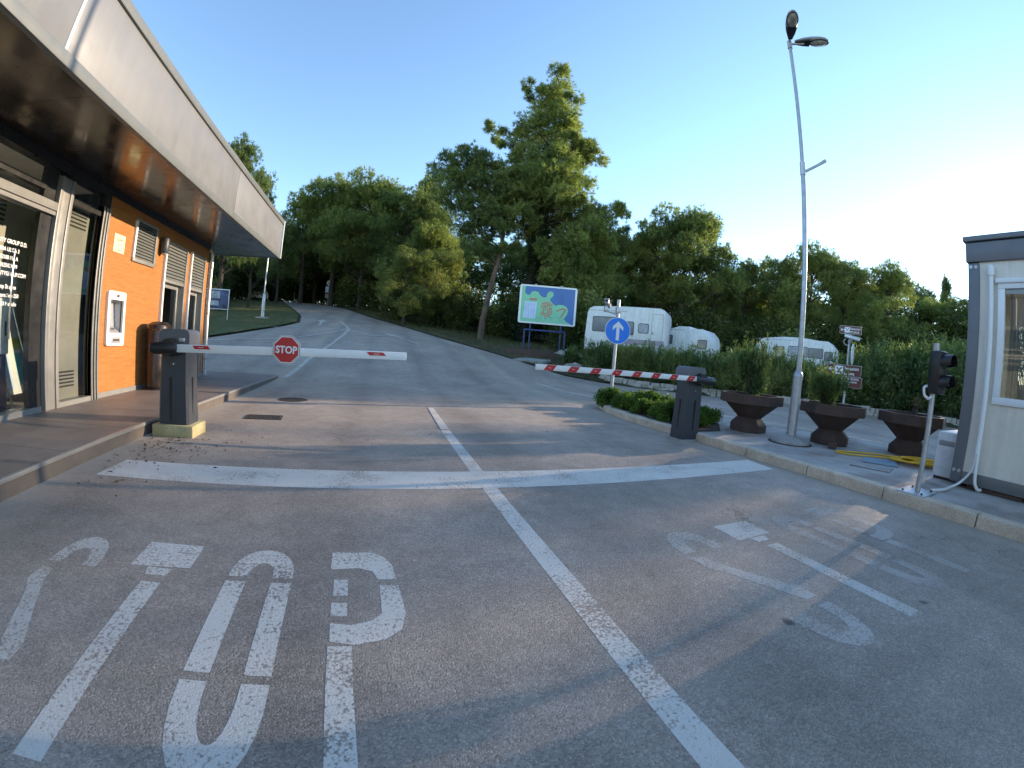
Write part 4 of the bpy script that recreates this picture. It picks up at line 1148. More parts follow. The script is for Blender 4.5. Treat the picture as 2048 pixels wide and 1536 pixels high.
tag(mb.build('garden_hose', 'hose', smooth=60), 'yellow garden hose lying in loops on the paving before the last planter', 'hose')

# covers in the ground
def slab(name, quad, z, h, mt, label, cat, group=None):
    c = Vector((sum(q[0] for q in quad)/4, sum(q[1] for q in quad)/4))
    mb = MB(); mb.prism([(q[0]-c.x, q[1]-c.y) for q in quad], 0, h)
    o = mb.build(name, mt, smooth=0); o.location = (c.x, c.y, z)
    return tag(o, label, cat, group)
slab('hatch_cover', [(5.78, 2.86), (6.02, 2.44), (6.42, 2.66), (6.20, 3.05)], KH, .012, 'bluegrey', 'blue painted metal hatch cover in the paving beside the yellow hose', 'hatch cover')
slab('concrete_cover', [(5.32, 2.80), (5.50, 2.33), (5.83, 2.42), (5.66, 2.86)], KH, .009, 'cement', 'pale concrete cover slab in the paving, on the road side of the blue hatch', 'cover slab')
def grate(name, c, sx, sy, rot, rnd_, label):
    t = thing(name, label, 'manhole cover', (c[0], c[1], .0), rot)
    mb = MB(); fr_ = MB()
    if rnd_:
        fr_.ring(circle(0, 0, sx, 28), circle(0, 0, sx*.90, 28), .002, .010)
        mb.lathe([(sx*.89, .001), (sx*.89, .007)], 28)
        for i in range(-4, 5):
            for j in range(-4, 5):
                if math.hypot(i, j) < 4.3: mb.box((i*sx*.19-.014, j*sx*.19-.014, .006), (i*sx*.19+.014, j*sx*.19+.014, .013))
    else:
        fr_.ring([(-sx, -sy), (sx, -sy), (sx, sy), (-sx, sy)], [(-sx*.93, -sy*.93), (sx*.93, -sy*.93), (sx*.93, sy*.93), (-sx*.93, sy*.93)], .002, .010)
        mb.box((-sx*.92, -sy*.92, .001), (sx*.92, sy*.92, .003))
        for i in range(12):
            x = -sx*.92+i*sx*1.84/11.5
            mb.box((x, -sy*.92, .003), (x+.018, sy*.92, .011))
        for j in range(5):
            y = -sy*.9+j*sy*1.8/4.4
            mb.box((-sx*.92, y, .0035), (sx*.92, y+.015, .0105))
    mb.build('cover', 'iron', t, smooth=0); fr_.build('rim', 'iron', t, smooth=0)
grate('drain_grate', (-1.53, 5.97), .25, .16, .12, False, 'square rusty iron drain grate in the road beyond the yellowed barrier block')
grate('manhole_cover', (-1.48, 7.8), .27, .27, 0, True, 'round iron manhole cover in the road beyond the square drain grate')

# ------------------------------------------------------------------ direction signs by the side lane
sx_, sy_ = 12.2, 6.92
t = thing('direction_sign', 'signpost with brown restaurant boards, a camera and an edge-on round sign', 'signpost', (sx_, sy_, T(sx_, sy_)), math.atan2(-.88, .48)+R(4))
zt = T(sx_, sy_)
def zz(z): return (z-1.1)*14/12+1.1-zt
mb = MB(); mb.tube([(0, .05, -.2), (0, .05, zz(2.45))], .035, 16); mb.build('post', 'galv', t)
def board(x0, x1, z0, z1, y, nm='board', edge='signwhite', mt='brownsign'):
    mb = MB(); mb.box((x0, y, z0), (x1, y+.012, z1), .004); b = mb.build(nm, edge, t)
    mb = MB(); mb.box((x0+.006, y-.003, z0+.006), (x1-.006, y-.0005, z1-.006)); mb.build('face', mt, b)
    return b
def fork(b, x, z, s, y):
    mb = MB(); mb.prism(rrect(x-s/2, z-s/2, x+s/2, z+s/2, s*.12), y-.006, y-.0035, 'y'); q = mb.build('pictogram', 'signwhite', b)
    mb = MB()
    for sg_, wd in ((1, 1), (-1, 1)):
        mb.x = Matrix.Translation((x, y-.0075, z)) @ Matrix.Rotation(R(45*sg_), 4, 'Y')
        mb.box((-s*.035, -.0005, -s*.44), (s*.035, .0008, s*.30)); mb.box((-s*.085, -.0005, s*.22), (s*.085, .0008, s*.44))
    mb.build('knife_and_fork', 'ink', q)
def larrow(b, x, z, s, y):
    mb = MB(); mb.v = []; mb.prism([(x-s, z), (x-s*.2, z+s*.62), (x+.15*s, z+s*.62), (x-s*.38, z+s*.13), (x+s, z+s*.13), (x+s, z-s*.13), (x-s*.38, z-s*.13), (x+.15*s, z-s*.62), (x-s*.2, z-s*.62)], y-.006, y-.0035, 'y')
    mb.build('arrow', 'signwhite', b)
b = board(-.30, .34, zz(2.32), zz(2.52), 0)
larrow(b, -.22, zz(2.42), .06, 0); fork(b, -.085, zz(2.42), .15, 0)
mb = MB(); mb.text('Restaurant', .085, (.0, -.006, zz(2.43)), (1, 0, 0), (0, 0, 1), .002, .001, sx=.8); mb.text('STUPICE', .085, (.0, -.006, zz(2.345)), (1, 0, 0), (0, 0, 1), .002, .001, sx=.85); mb.build('lettering', 'signwhite', b)
b = board(-.58, .42, zz(1.29), zz(1.56), 0)
larrow(b, -.46, zz(1.44), .085, 0); fork(b, -.235, zz(1.425), .24, 0)
mb = MB(); mb.text('Restaurant', .125, (-.09, -.006, zz(1.445)), (1, 0, 0), (0, 0, 1), .002, .0015, sx=.78); mb.text('Laguna', .125, (-.09, -.006, zz(1.325)), (1, 0, 0), (0, 0, 1), .002, .0015, sx=.9); mb.build('lettering', 'signwhite', b)
b = board(-.40, .46, zz(1.02), zz(1.275), 0)
mb = MB(); mb.text('WINDSURFING SCHOOL', .072, (.03, -.006, zz(1.205)), (1, 0, 0), (0, 0, 1), .002, .0015, 'CENTER', .85); mb.text('SAILING, SCUBA, KAYAK', .066, (.03, -.006, zz(1.135)), (1, 0, 0), (0, 0, 1), .002, .0012, 'CENTER', .8); mb.text('RENT', .060, (.03, -.006, zz(1.07)), (1, 0, 0), (0, 0, 1), .002, .0012, 'CENTER'); mb.build('lettering', 'signwhite', b)
mb = MB(); mb.x = Matrix.Translation((.12, -.02, zz(1.83))) @ Matrix.Rotation(R(80), 4, 'Z'); mb.prism(circle(0, 0, .30, 40), -.014, .014, 'y'); mb.build('round_sign', 'mirror', t)
mb = MB(); mb.x = Matrix.Translation((.08, -.10, zz(2.22))) @ Matrix.Rotation(R(12), 4, 'Y'); mb.box((-.24, -.06, -.04), (.22, .06, .05), .015); mb.box((-.27, -.07, .045), (.26, .07, .065), .006); c = mb.build('security_camera', 'silver', t)
mb = MB(); mb.x = Matrix.Translation((.08, -.10, zz(2.22))) @ Matrix.Rotation(R(12), 4, 'Y'); mb.tube([(.221, 0, 0), (.228, 0, 0)], .035, 16); mb.build('lens', 'black', c)
mb = MB(); mb.tube(curve_pts([(.0, .05, zz(2.05)), (-.10, .0, zz(2.05)), (-.17, -.03, zz(2.12)), (-.12, -.06, zz(2.19))]), .014, 8); mb.tube([(0, .04, zz(2.08)), (.08, -.08, zz(2.2))], .03, 10); mb.build('camera_bracket', 'silver', t)

# ------------------------------------------------------------------ low dry stone wall along the side lane
WALL = [polar(a, r) for a, r in ((29.5, 18.7), (31, 18.45), (36, 18.0), (42.5, 17.55), (49, 17.3), (60, 16.55), (72, 15.95), (80, 15.9), (95, 15.9))]
mb = MB()
rnd = random.Random(11)
for row in range(2):
    for i in range(len(WALL)-1):
        a, b = Vector(WALL[i]), Vector(WALL[i+1])
        d = (b-a); L = d.length; d.normalize(); nn = Vector((d.y, -d.x))
        s = rnd.uniform(0, .15)*row
        while s < L:
            w = rnd.uniform(.16, .42)
            h = rnd.uniform(.12, .17)
            c = a+d*(s+w/2)+nn*rnd.uniform(-.03, .03)
            z = T(c.x-nn.x*.0, c.y)-.04
            z = min(T(c.x*.985, c.y*.985), z)+row*.145
            mb.x = Matrix.Translation((c.x, c.y, z)) @ Matrix.Rotation(math.atan2(d.y, d.x)+rnd.uniform(-.05, .05), 4, 'Z') @ Matrix.Rotation(rnd.uniform(-.05, .05), 4, 'Y')
            mb.box((-w/2+.008, -.17+rnd.uniform(-.04, .04), -.02), (w/2-.008, .17, h), .02)
            s += w
tag(mb.build('stone_wall', 'stone', smooth=40), 'low dry stone wall edging the side lane below the oleander hedge', 'stone wall')
def rock(x, y, s, label, seed, name='rock', dz=0):
    rnd = random.Random(seed)
    mb = MB(); mb.sphere((0, 0, 0), 1, 20, 14)
    ph = [rnd.uniform(0, 6) for _ in range(8)]
    mb.v = [(p[0]*s[0]*(1+.22*math.sin(3*p[1]+ph[0])+.12*math.sin(7*p[2]+5*p[0]+ph[1])), p[1]*s[1]*(1+.2*math.sin(4*p[0]+ph[2])+.1*math.sin(9*p[1]+ph[5])), p[2]*s[2]*(1+.25*math.sin(4*p[0]+3*p[1]+ph[3])+.12*math.sin(11*p[0]+ph[4]))) for p in mb.v]
    o = mb.build(name, 'stone', smooth=30)
    o.location = (x, y, T(x, y)+s[2]*.3+dz)
    return tag(o, label, 'rock')
rock(9.85, 20.9, (.75, .4, .28), 'long pale limestone rock lying in the grass right of the map board', 1)
rock(9.9, 17.6, (.55, .3, .42), 'square stone block on the verge, behind the arrow sign post', 2)
rock(8.9, 18.4, (.5, .3, .2), 'flat stone half buried in the verge before the oleanders', 5)
# ------------------------------------------------------------------ campsite map board
ba = 21.8
bx, by = polar(ba, 23)
t = thing('map_board', 'large campsite map board with rounded white frame on blue steel legs', 'map board', (bx, by, T(bx, by)), -R(ba)+R(3))
z0 = T(bx, by)
x0, x1, zb, ztp = -1.53, 1.53, 2.72-z0, 4.78-z0
mb = MB(); mb.prism(rrect(x0, zb, x1, ztp, .10, 6), -.03, .05, 'y'); pn = mb.build('panel', 'signwhite', t)
def q(name, pts, mt, d, parent=pn):
    mb = MB(); mb.prism([(x0+u*(x1-x0), zb+v*(ztp-zb)) for u, v in pts], -.03-d-.001, -.03-d+.0005, 'y'); return mb.build(name, mt, parent)
q('land', [(.035, .04), (.965, .04), (.965, .96), (.035, .96)], 'mapgreen', .002)
coast = [(.10, .96), (.09, .80), (.12, .74), (.17, .73), (.21, .82), (.26, .845), (.32, .82), (.37, .72), (.42, .69), (.47, .71), (.475, .80), (.52, .87), (.575, .85), (.59, .76), (.55, .70), (.53, .64), (.58, .56), (.63, .50), (.70, .535), (.77, .53), (.83, .49), (.86, .40), (.845, .28), (.80, .18), (.83, .12), (.90, .07), (.94, .04), (.965, .04), (.965, .96)]
q('sea', coast, 'mapblue', .004)
q('islet', [(.49+.045*math.cos(a*.3927)+.035, .79+.05*math.sin(a*.3927)) for a in range(16)], 'mapgreen', .007)
q('index_list', [(.085, .13), (.30, .13), (.31, .56), (.10, .56)], 'mappale', .007)
rnd = random.Random(2)
mb = MB(); mk = MB()
def dash(m_, u, v, w, h, a=0, dd=.0085):
    m_.x = Matrix.Translation((x0+u*(x1-x0), -.03-dd, zb+v*(ztp-zb))) @ Matrix.Rotation(a, 4, 'Y')
    m_.box((-w, -.0008, -h), (w, .0008, h))
for k in range(11):
    for j in range(6):
        u, v = .40+j*.034, .20+k*.037
        if (j, k) in ((5, 0), (5, 1), (0, 10), (5, 10)): continue
        if rnd.random() < .85: dash(mb, u+rnd.uniform(-.004, .004), v, rnd.uniform(.036, .050), .019, rnd.uniform(-.5, .5))
for k in range(9): dash(mb, .66+k*.019, .44-abs(k-6)*.012, .035, .02, .4)
for k in range(7): dash(mb, .74+k*.012, .22+k*.03, .05, .02, -.9)
for k in range(10): dash(mb, .19+(k % 5)*.025, .61+(k//5)*.03, .034, .02)
mb.build('pitch_blocks', 'mapred', pn)
for u in (.125, .175, .225, .265):
    dash(mk, u, .35, .004, .36)
for k in range(9): dash(mk, .74+rnd.uniform(-.01, .01), .56+k*.028, .12, .004)
for k in range(14): dash(mk, rnd.uniform(.36, .8), rnd.uniform(.10, .2), .018, .014)
dash(mk, .83, .87, .008, .06, -.4)
mk.build('map_lettering', 'mapink', pn)
for s in (-.85, .78):
    mb = MB(); mb.box((s-.035, -.02, -.2), (s+.035, .05, zb+.02)); mb.build('leg', 'bluemetal', t)
mb = MB(); mb.box((-1.18, -.16, zb-.40), (1.05, -.09, zb-.31), .01); mb.box((-1.18, -.16, -.1), (-1.10, -.09, zb-.40)); mb.box((.97, -.16, -.1), (1.05, -.09, zb-.40)); mb.build('blue_rail', 'bluemetal', t)
for s in (-.7, .68):
    mb = MB(); mb.box((s-.07, -.10, ztp), (s+.07, .04, ztp+.05), .015); mb.build('lamp_bracket', 'silver', t)
cx, cy = polar(20.2, 21.6)
mb = MB(); mb.box((-1.35, -.08, -.3), (1.1, .08, .30), .01)
o = mb.build('retaining_board', 'rust'); o.location = (cx, cy, T(cx, cy)+.0); o.rotation_euler = (0, 0, -R(20)); tag(o, 'low rusty brown retaining edge in the grass under the map board', 'edging')
cx, cy = polar(20.2, 20.4)
mb = MB(); mb.prism([(-.9, -.42), (.55, -.5), (.95, .42), (-.45, .5)], -.1, .05)
o = mb.build('stone_slab', 'cement'); o.location = (cx, cy, T(cx, cy)+.03); o.rotation_euler = (R(7), 0, -R(20)); tag(o, 'flat grey concrete slab in the grass in front of the map board', 'slab')

# ------------------------------------------------------------------ caravans on the terrace
def caravan(name, label, az, r, rot, L, H, Wd, base, kind, wins, stripe=None, door=None, zoff=0):
    x, y = polar(az, r)
    t = thing(name, label, 'caravan', (x, y, T(x, y)+zoff), -R(az)+rot)
    if kind == 'box':
        prof = [(-L/2+.02, base), (L/2-.02, base), (L/2, base+.25), (L/2-.05, H-.25), (L/2-.12, H-.09), (L/2-.28, H-.02), (L*.05, H), (-L*.1, H-.0), (-L/2+.35, H-.03), (-L/2+.15, H-.12), (-L/2+.06, H-.32), (-L/2, base+.7)]
    else:
        prof = [(-L/2+.25, base), (L/2-.15, base), (L/2, base+.22), (L/2, base+.8), (L/2-.08, base+1.15), (L/2-.35, base+1.45), (L/2-.9, H-.10), (L*.1, H), (-L*.12, H), (-L/2+.55, H-.12), (-L/2+.25, H-.45), (-L/2+.10, base+.9), (-L/2, base+.4)]
    mb = MB(); mb.prism(prof, 0, Wd, 'y')
    bm = bmesh.new()
    vs = [bm.verts.new(v) for v in mb.v]
    for f in mb.f:
        bm.faces.new([vs[i] for i in f])
    bmesh.ops.recalc_face_normals(bm, faces=bm.faces)
    es = [e for e in bm.edges if abs(e.verts[0].co.y-e.verts[1].co.y) < 1e-5]
    bmesh.ops.bevel(bm, geom=es, offset=.05, segments=2, profile=.5, affect='EDGES')
    mb = MB(); mb.bm(bm); mb.build('body', 'offwhite', t, smooth=40)
    for (u0, v0, u1, v1, mt) in wins:
        a, b = -L/2+u0*L, -L/2+u1*L
        mb = MB(); mb.prism(rrect(a-.03, v0-.03, b+.03, v1+.03, .07), -.012, .01, 'y'); w = mb.build('window', 'black', t)
        mb = MB(); mb.prism(rrect(a, v0, b, v1, .05), -.020, -.0125, 'y'); mb.build('pane', mt, w)
    if stripe:
        u0, u1, z0, z1 = stripe
        mb = MB(); mb.box((-L/2+u0*L, -.004, z0), (-L/2+u1*L, .006, z1)); mb.build('stripe', 'mauve', t)
    if door:
        u0, u1, z0, z1 = door
        a, b = -L/2+u0*L, -L/2+u1*L
        mb = MB(); mb.ring(rrect(a, z0, b, z1, .08), rrect(a+.015, z0+.015, b-.015, z1-.015, .07), -.008, .006, 'y'); d = mb.build('door', 'grey', t)
        mb = MB(); mb.box((a+.05, -.025, (z0+z1)/2-.05), (a+.09, -.008, (z0+z1)/2+.03), .005); mb.build('handle', 'black', d)
    mb = MB(); mb.box((-L/2+.1, -.006, H*.905), (L*.02, .006, H*.915)); mb.build('awning_rail', 'grey', t)
    for s in (.06, Wd-.22):
        mb = MB(); mb.lathe([(.05, 0), (.27, .0), (.31, .04), (.31, .13), (.27, .16)], 24); mb.v = [(p[0]-.1, p[2]+s, p[1]+.31) for p in mb.v]; mb.build('wheel', 'rubber', t)
    mb = MB(); mb.tube([(L/2-.1, Wd/2-.35, base+.05), (L/2+.85, Wd/2, .42)], .03, 8); mb.tube([(L/2-.1, Wd/2+.35, base+.05), (L/2+.85, Wd/2, .42)], .03, 8); mb.build('drawbar', 'galv', t)
    return t
g = 'caravan_window'
caravan('caravan', 'tall boxy white caravan with a door and mauve stripe, behind the blue arrow sign', 32.1, 19.8, R(-14), 3.75, 2.48, 2.1, .42, 'box',
        [(.10, 1.30, .40, 1.95, 'camglass'), (.49, 1.22, .61, 1.78, 'camglass'), (.68, 1.34, .79, 1.72, 'curtain')], (.44, .99, .78, 1.02), (.83, .97, .5, 2.2), zoff=.36)
caravan('caravan', 'small white egg-shaped caravan next to the tall boxy caravan', 39.9, 20.8, R(-22), 2.45, 1.95, 1.9, .40, 'egg', [(.08, 1.12, .26, 1.5, 'camglass'), (.80, .98, .96, 1.34, 'camglass')], zoff=.3)
caravan('caravan', 'long low white caravan parked alone behind the hedge, left of the brown signs', 53.6, 25.0, R(-14), 4.5, 1.92, 2.0, .35, 'egg', [(.12, 1.0, .18, 1.42, 'camglass'), (.30, 1.0, .40, 1.38, 'camglass'), (.46, .92, .68, 1.42, 'curtain'), (.70, .92, .87, 1.38, 'camglass'), (.895, .85, .985, 1.25, 'camglass')], zoff=.25)
caravan('caravan', 'caravan half hidden among dark trees, only its rounded white end showing', 42.6, 36.0, R(-20), 2.4, 2.1, 2.0, .4, 'box', [(.55, 1.25, .93, 1.65, 'camglass')], zoff=.75)

# ------------------------------------------------------------------ vegetation
rng = np.random.default_rng(5)
def unit(n):
    v = rng.normal(size=(n, 3))
    return v/np.linalg.norm(v, axis=1, keepdims=True)
def blades(P, D, Ls, Ws, quad=False):
    """P centres, D directions, lengths, widths -> leaf blades (triangles or diamonds)"""
    n = len(P)
    a = unit(n)
    s = np.cross(D, a); s /= np.linalg.norm(s, axis=1, keepdims=True)+1e-9
    L = Ls[:, None]; w = Ws[:, None]
    if quad:
        V = np.stack([P-D*L*.5, P-s*w*.5, P+D*L*.5, P+s*w*.5], 1).reshape(-1, 3)
        F = np.arange(4*n).reshape(-1, 4)
    else:
        V = np.stack([P-s*w*.5, P+s*w*.5, P+D*L], 1).reshape(-1, 3)
        F = np.arange(3*n).reshape(-1, 3)
    return V, F
def leaf_mesh(name, parts, mats):
    """parts: list of (V, F, material index)"""
    me = bpy.data.meshes.new(name)
    nv = sum(len(p[0]) for p in parts)
    V = np.concatenate([p[0] for p in parts]).astype(np.float32)
    loops = []; starts = []; mi = []; off = 0; ls = 0
    for v, f, m in parts:
        k = f.shape[1]
        loops.append((f+off).ravel()); starts.append(ls+np.arange(len(f))*k); mi.append(np.full(len(f), m))
        ls += f.size; off += len(v)
    loops = np.concatenate(loops).astype(np.int32); starts = np.concatenate(starts).astype(np.int32); mi = np.concatenate(mi).astype(np.int32)
    me.vertices.add(nv); me.vertices.foreach_set('co', V.ravel())
    me.loops.add(len(loops)); me.loops.foreach_set('vertex_index', loops)
    me.polygons.add(len(starts)); me.polygons.foreach_set('loop_start', starts)
    me.polygons.foreach_set('material_index', mi)
    for m in mats: me.materials.append(M[m])
    me.update(calc_edges=True)
    me.validate()
    return me
def clump(c, r, flat_, n, bl, bw, up=.45, quad=False, core=.25, tuft=0, jag=.5):
    """foliage pad: tufts of blades mostly near its shell, bristling outwards and up"""
    c = np.array(c, float)
    if tuft:
        nt_ = max(1, n//tuft)
        U = unit(nt_)
        rad = r*(core+(1-core)*rng.random(nt_)**.45)*(1+jag*.35*rng.normal(size=nt_))
        T_ = c+U*rad[:, None]*np.array([1, 1, flat_])
        P = np.repeat(T_, tuft, 0)+rng.normal(size=(nt_*tuft, 3))*bl*.16
        base = np.repeat(U, tuft, 0)
        D = base*.55+rng.normal(size=P.shape)*.62+np.array([0, 0, up])
    else:
        U = unit(n)
        rad = r*(core+(1-core)*rng.random(n)**.5)*(1+jag*.3*rng.normal(size=n))
        P = c+U*rad[:, None]*np.array([1, 1, flat_])
        D = U*.5+rng.normal(size=P.shape)*.8+np.array([0, 0, up])
    D /= np.linalg.norm(D, axis=1, keepdims=True)
    m = len(P)
    return blades(P, D, bl*rng.uniform(.6, 1.25, m), bw*rng.uniform(.7, 1.3, m), quad)
def limb(mb, a, b, r0, r1, sag=.1, seed=0, n=7, k=5):
    a, b = Vector(a), Vector(b)
    rnd = random.Random(seed)
    pts = []
    for i in range(k+1):
        t = i/k
        p = a.lerp(b, t)
        p.z += sag*(a-b).length*math.sin(math.pi*t)*-.35
        if 0 < i < k: p += Vector((rnd.uniform(-1, 1), rnd.uniform(-1, 1), rnd.uniform(-.6, .6)))*(a-b).length*.035
        pts.append(p)
    mb.tube(pts, [r0+(r1-r0)*i/k for i in range(k+1)], n)
def make_tree(name, pads, trunk_pts, trunk_r, leaf='pine', bark='bark', dens=900, bl=.26, bw=.05, tuft=14, quad=False, flat_=.6, ivy=None, seed=1, twig=True):
    """pads: (x, y, z, radius); returns root Empty with trunk and crown"""
    global rng
    rng = np.random.default_rng(seed)
    root = thing(name, 'x', 'tree')
    mb = MB()
    mb.tube(trunk_pts, trunk_r, 10)
    tp = [Vector(p) for p in trunk_pts]
    rnd = random.Random(seed)
    for i, (x, y, z, r) in enumerate(pads):
        # the limb leaves the trunk somewhat below its pad
        zt_ = max(z-abs(r)*.8-.25*math.hypot(x-tp[-1].x, y-tp[-1].y), tp[0].z+.18*(tp[-1].z-tp[0].z))
        for a, b in zip(tp[:-1], tp[1:]):
            if a.z <= zt_ <= b.z or b is tp[-1]:
                s = min(max((zt_-a.z)/max(b.z-a.z, 1e-3), 0), 1)
                o = a.lerp(b, s)
                break
        rr = .035+.028*r
        limb(mb, o, (x, y, z-r*.2), rr, .015, .15, seed*100+i)
        if twig:
            for _ in range(3):
                d = Vector((rnd.uniform(-1, 1), rnd.uniform(-1, 1), rnd.uniform(-.2, .7))).normalized()*r*.8
                q = o.lerp(Vector((x, y, z)), .6)
                limb(mb, q, Vector((x, y, z))+d, rr*.4, .008, .1, seed*1000+i*7+_, 5, 3)
    tr = mb.build('trunk', bark, root, smooth=60)
    parts = []
    for (x, y, z, r) in pads:
        sub = max(2, int(4*r*r))
        n = int(dens*r*r)
        parts.append((*clump((x, y, z), r*.8, flat_, n//3, bl, bw, .45, quad, .3, tuft), 0))
        for _ in range(sub):     # smaller knots break the outline up
            u = unit(1)[0]
            c = np.array([x, y, z])+u*r*np.array([.85, .85, flat_*.9])
            parts.append((*clump(c, r*rng.uniform(.25, .5), .75, int(n*.7/sub), bl, bw, .45, quad, .2, tuft), 0))
    me = leaf_mesh('crown', parts, [leaf])
    o = bpy.data.objects.new('crown', me); COL.objects.link(o); o.parent = root
    if ivy:
        zs = np.array([p.z for p in tp])
        n = ivy
        zz_ = rng.uniform(tp[0].z, tp[0].z+.75*(tp[-1].z-tp[0].z), n)
        cx_ = np.interp(zz_, zs, [p.x for p in tp]); cy_ = np.interp(zz_, zs, [p.y for p in tp])
        rr_ = np.interp(zz_, zs, trunk_r)+rng.uniform(.05, .42, n)*(.6+.4*np.sin(zz_*2.1))
        a = rng.uniform(0, 2*math.pi, n)
        P = np.stack([cx_+rr_*np.cos(a), cy_+rr_*np.sin(a), zz_], 1)
        D = unit(n)
        me = leaf_mesh('ivy', [(*blades(P, D, rng.uniform(.08, .15, n), rng.uniform(.06, .11, n), True), 0)], ['ivy'])
        o = bpy.data.objects.new('ivy', me); COL.objects.link(o); o.parent = root
    return root

# hero pine: u runs to the right as seen from the road, d away from it
def az_frame(az, r):
    x, y = polar(az, r)
    return x, y, -R(az)
def place(root, az, r, label, cat='tree', sink=0.0, rz=None, scale=1.0, group=None, sz=None):
    x, y = polar(az, r)
    root.location = (x, y, T(x, y)-sink)
    root.rotation_euler = (0, 0, -R(az) if rz is None else rz)
    root.scale = (scale, scale, sz or scale)
    root['label'] = label; root['category'] = cat
    if group: root['group'] = group
    return root
AZ0, R0 = 20.3, 27.0
gz = T(*polar(AZ0, R0))
HP = [  # azimuth, elevation of each foliage pad in degrees, radius m, depth m (towards + away)
 (21.3, 35.6, .95, 0), (21.6, 34.0, 1.1, .2), (20.6, 33.4, 1.0, -.3), (16.6, 34.4, .55, .2), (17.2, 33.2, .55, 0), (22.6, 32.2, 1.0, 0), (19.6, 31.6, 1.15, .4), (21.6, 30.4, 1.35, -.4),
 (23.2, 29.4, 1.0, .5), (18.8, 29.2, 1.2, -.2), (21.0, 28.0, 1.5, .4), (23.4, 27.4, 1.1, -.4), (25.8, 26.6, 1.05, 0), (27.0, 25.9, .8, .4), (24.4, 25.6, 1.1, .9),
 (12.4, 28.8, .55, 0), (13.4, 27.8, .6, .2), (14.8, 26.9, .6, -.1), (16.6, 27.6, .8, 0), (18.0, 25.6, 1.2, .5), (21.0, 25.2, 1.5, -.8), (16.4, 23.6, 1.4, .6), (19.4, 23.2, 1.6, -.9), (22.6, 23.0, 1.4, .6),
 (24.8, 21.8, 1.2, -.3), (15.4, 21.2, 1.4, -.6), (18.4, 20.6, 1.6, .8), (21.8, 20.8, 1.4, -1.0), (25.6, 19.6, 1.2, .5), (27.6, 18.6, 1.2, 0), (29.4, 19.0, .9, .2), (30.4, 19.9, .45, .2), (27.0, 17.0, 1.1, -.8),
 (16.8, 18.0, 1.3, -.9), (22.8, 17.6, 1.2, 1.0), (24.2, 15.6, 1.3, -.9), (26.6, 14.6, 1.3, .4), (22.4, 13.6, 1.2, -1.2), (28.2, 15.8, 1.0, -.2), (25.4, 12.2, 1.3, -.6), (28.0, 11.8, 1.2, .6), (23.4, 10.8, 1.1, -1.0), (27.2, 9.4, 1.2, -.4), (29.6, 9.8, 1.0, .4), (24.8, 8.4, 1.0, -.8), (14.4, 18.8, 1.1, 0)]
pads = []
for az, el, r, d in HP:
    rr = (R0+d)/math.cos(R(az-AZ0))
    pads.append(((R0+d)*math.tan(R(az-AZ0)), d, CAM_H+rr*math.tan(R(el))-gz, r*1.1))
    if el < 28 and r > 1.2: pads.append(((R0+d)*math.tan(R(az-AZ0))*.6+.1, d*-.8, CAM_H+rr*math.tan(R(el-1.2))-gz, r*.95))
topz = pads[0][2]
hero = make_tree('pine_tree', pads, [(-.8, 0, -.3), (-.75, 0, 2), (-.45, 0, 4.5), (-.1, 0, 7.5), (.1, 0, 11), (.3, 0, 15), (.45, 0, topz-1)], [.42, .36, .33, .28, .21, .12, .04], 'pine', 'bark_dk', 3600, .24, .034, 14, ivy=16000, seed=4, flat_=.55)
place(hero, AZ0, R0, 'tallest pine, towering over the campsite map board against the sky')

# leaning pine with the bare pale trunk, left of the hero pine
AZ1, R1 = 13.2, 26.0
g1 = T(*polar(AZ1, R1))
LP = [(6.8, 23.2, 1.2, 0), (8.4, 24.2, 1.2, .3), (10.4, 24.6, 1.2, 0), (12.2, 24.4, 1.1, .5), (7.4, 21.2, 1.3, -.4), (9.6, 21.6, 1.5, .6), (12.0, 21.6, 1.4, -.3), (14.0, 22.6, 1.0, 0), (8.6, 18.8, 1.3, .2), (11.2, 18.6, 1.4, -.6), (13.6, 18.8, 1.3, .4), (10.0, 16.2, 1.1, -.6), (12.6, 15.8, 1.2, 0), (14.6, 16.2, 1.0, -.4), (11.4, 13.6, .9, -.8), (13.4, 13.2, .8, 0), (15.4, 13.6, .7, -.3)]
pads = [((R1+d)*math.tan(R(az-AZ1)), d, CAM_H+(R1+d)/math.cos(R(az-AZ1))*math.tan(R(el))-g1, r) for az, el, r, d in LP]
lp = make_tree('pine_tree', pads, [(0, 0, -.3), (.08, 0, 1.2), (.35, 0, 3.0), (.75, 0, 5.0), (.9, .1, 6.6), (.3, .2, 8.6), (-.6, .2, 10.2)], [.25, .20, .17, .14, .12, .09, .04], 'pine_dark', 'bark', 3000, .23, .034, 14, seed=9, flat_=.6)
place(lp, AZ1, R1, 'dark-crowned pine with a bare pale trunk leaning right, beside the tallest pine')

# generic trees, built once each and copied
def dome_pads(H, Rw, n, seed, z0=.42, shape='dome'):
    rnd = random.Random(seed); out = []
    for i in range(n):
        t = (i+.5)/n
        a = i*2.39996+rnd.uniform(-.4, .4)
        if shape == 'dome':
            z = H*(z0+(1-z0)*math.sqrt(t)*.93)
            rad = Rw*math.sqrt(max(0, 1-((z/H-z0)/(1-z0))**2.2))*rnd.uniform(.45, 1.0)
        elif shape == 'cone':
            z = H*(z0+(1-z0)*t*.95)
            rad = Rw*(1-t)**.7*rnd.uniform(.3, 1.0)
        else:
            z = H*(z0+(1-z0)*rnd.random()*.95)
            rad = Rw*rnd.uniform(.2, 1)*(.55+.45*math.sin(math.pi*min(1, (z/H-z0)/(1-z0)+.15)))
        r = rnd.uniform(.75, 1.25)*Rw*.36
        out.append((rad*math.cos(a), rad*math.sin(a), z-r*.4, r))
    return out
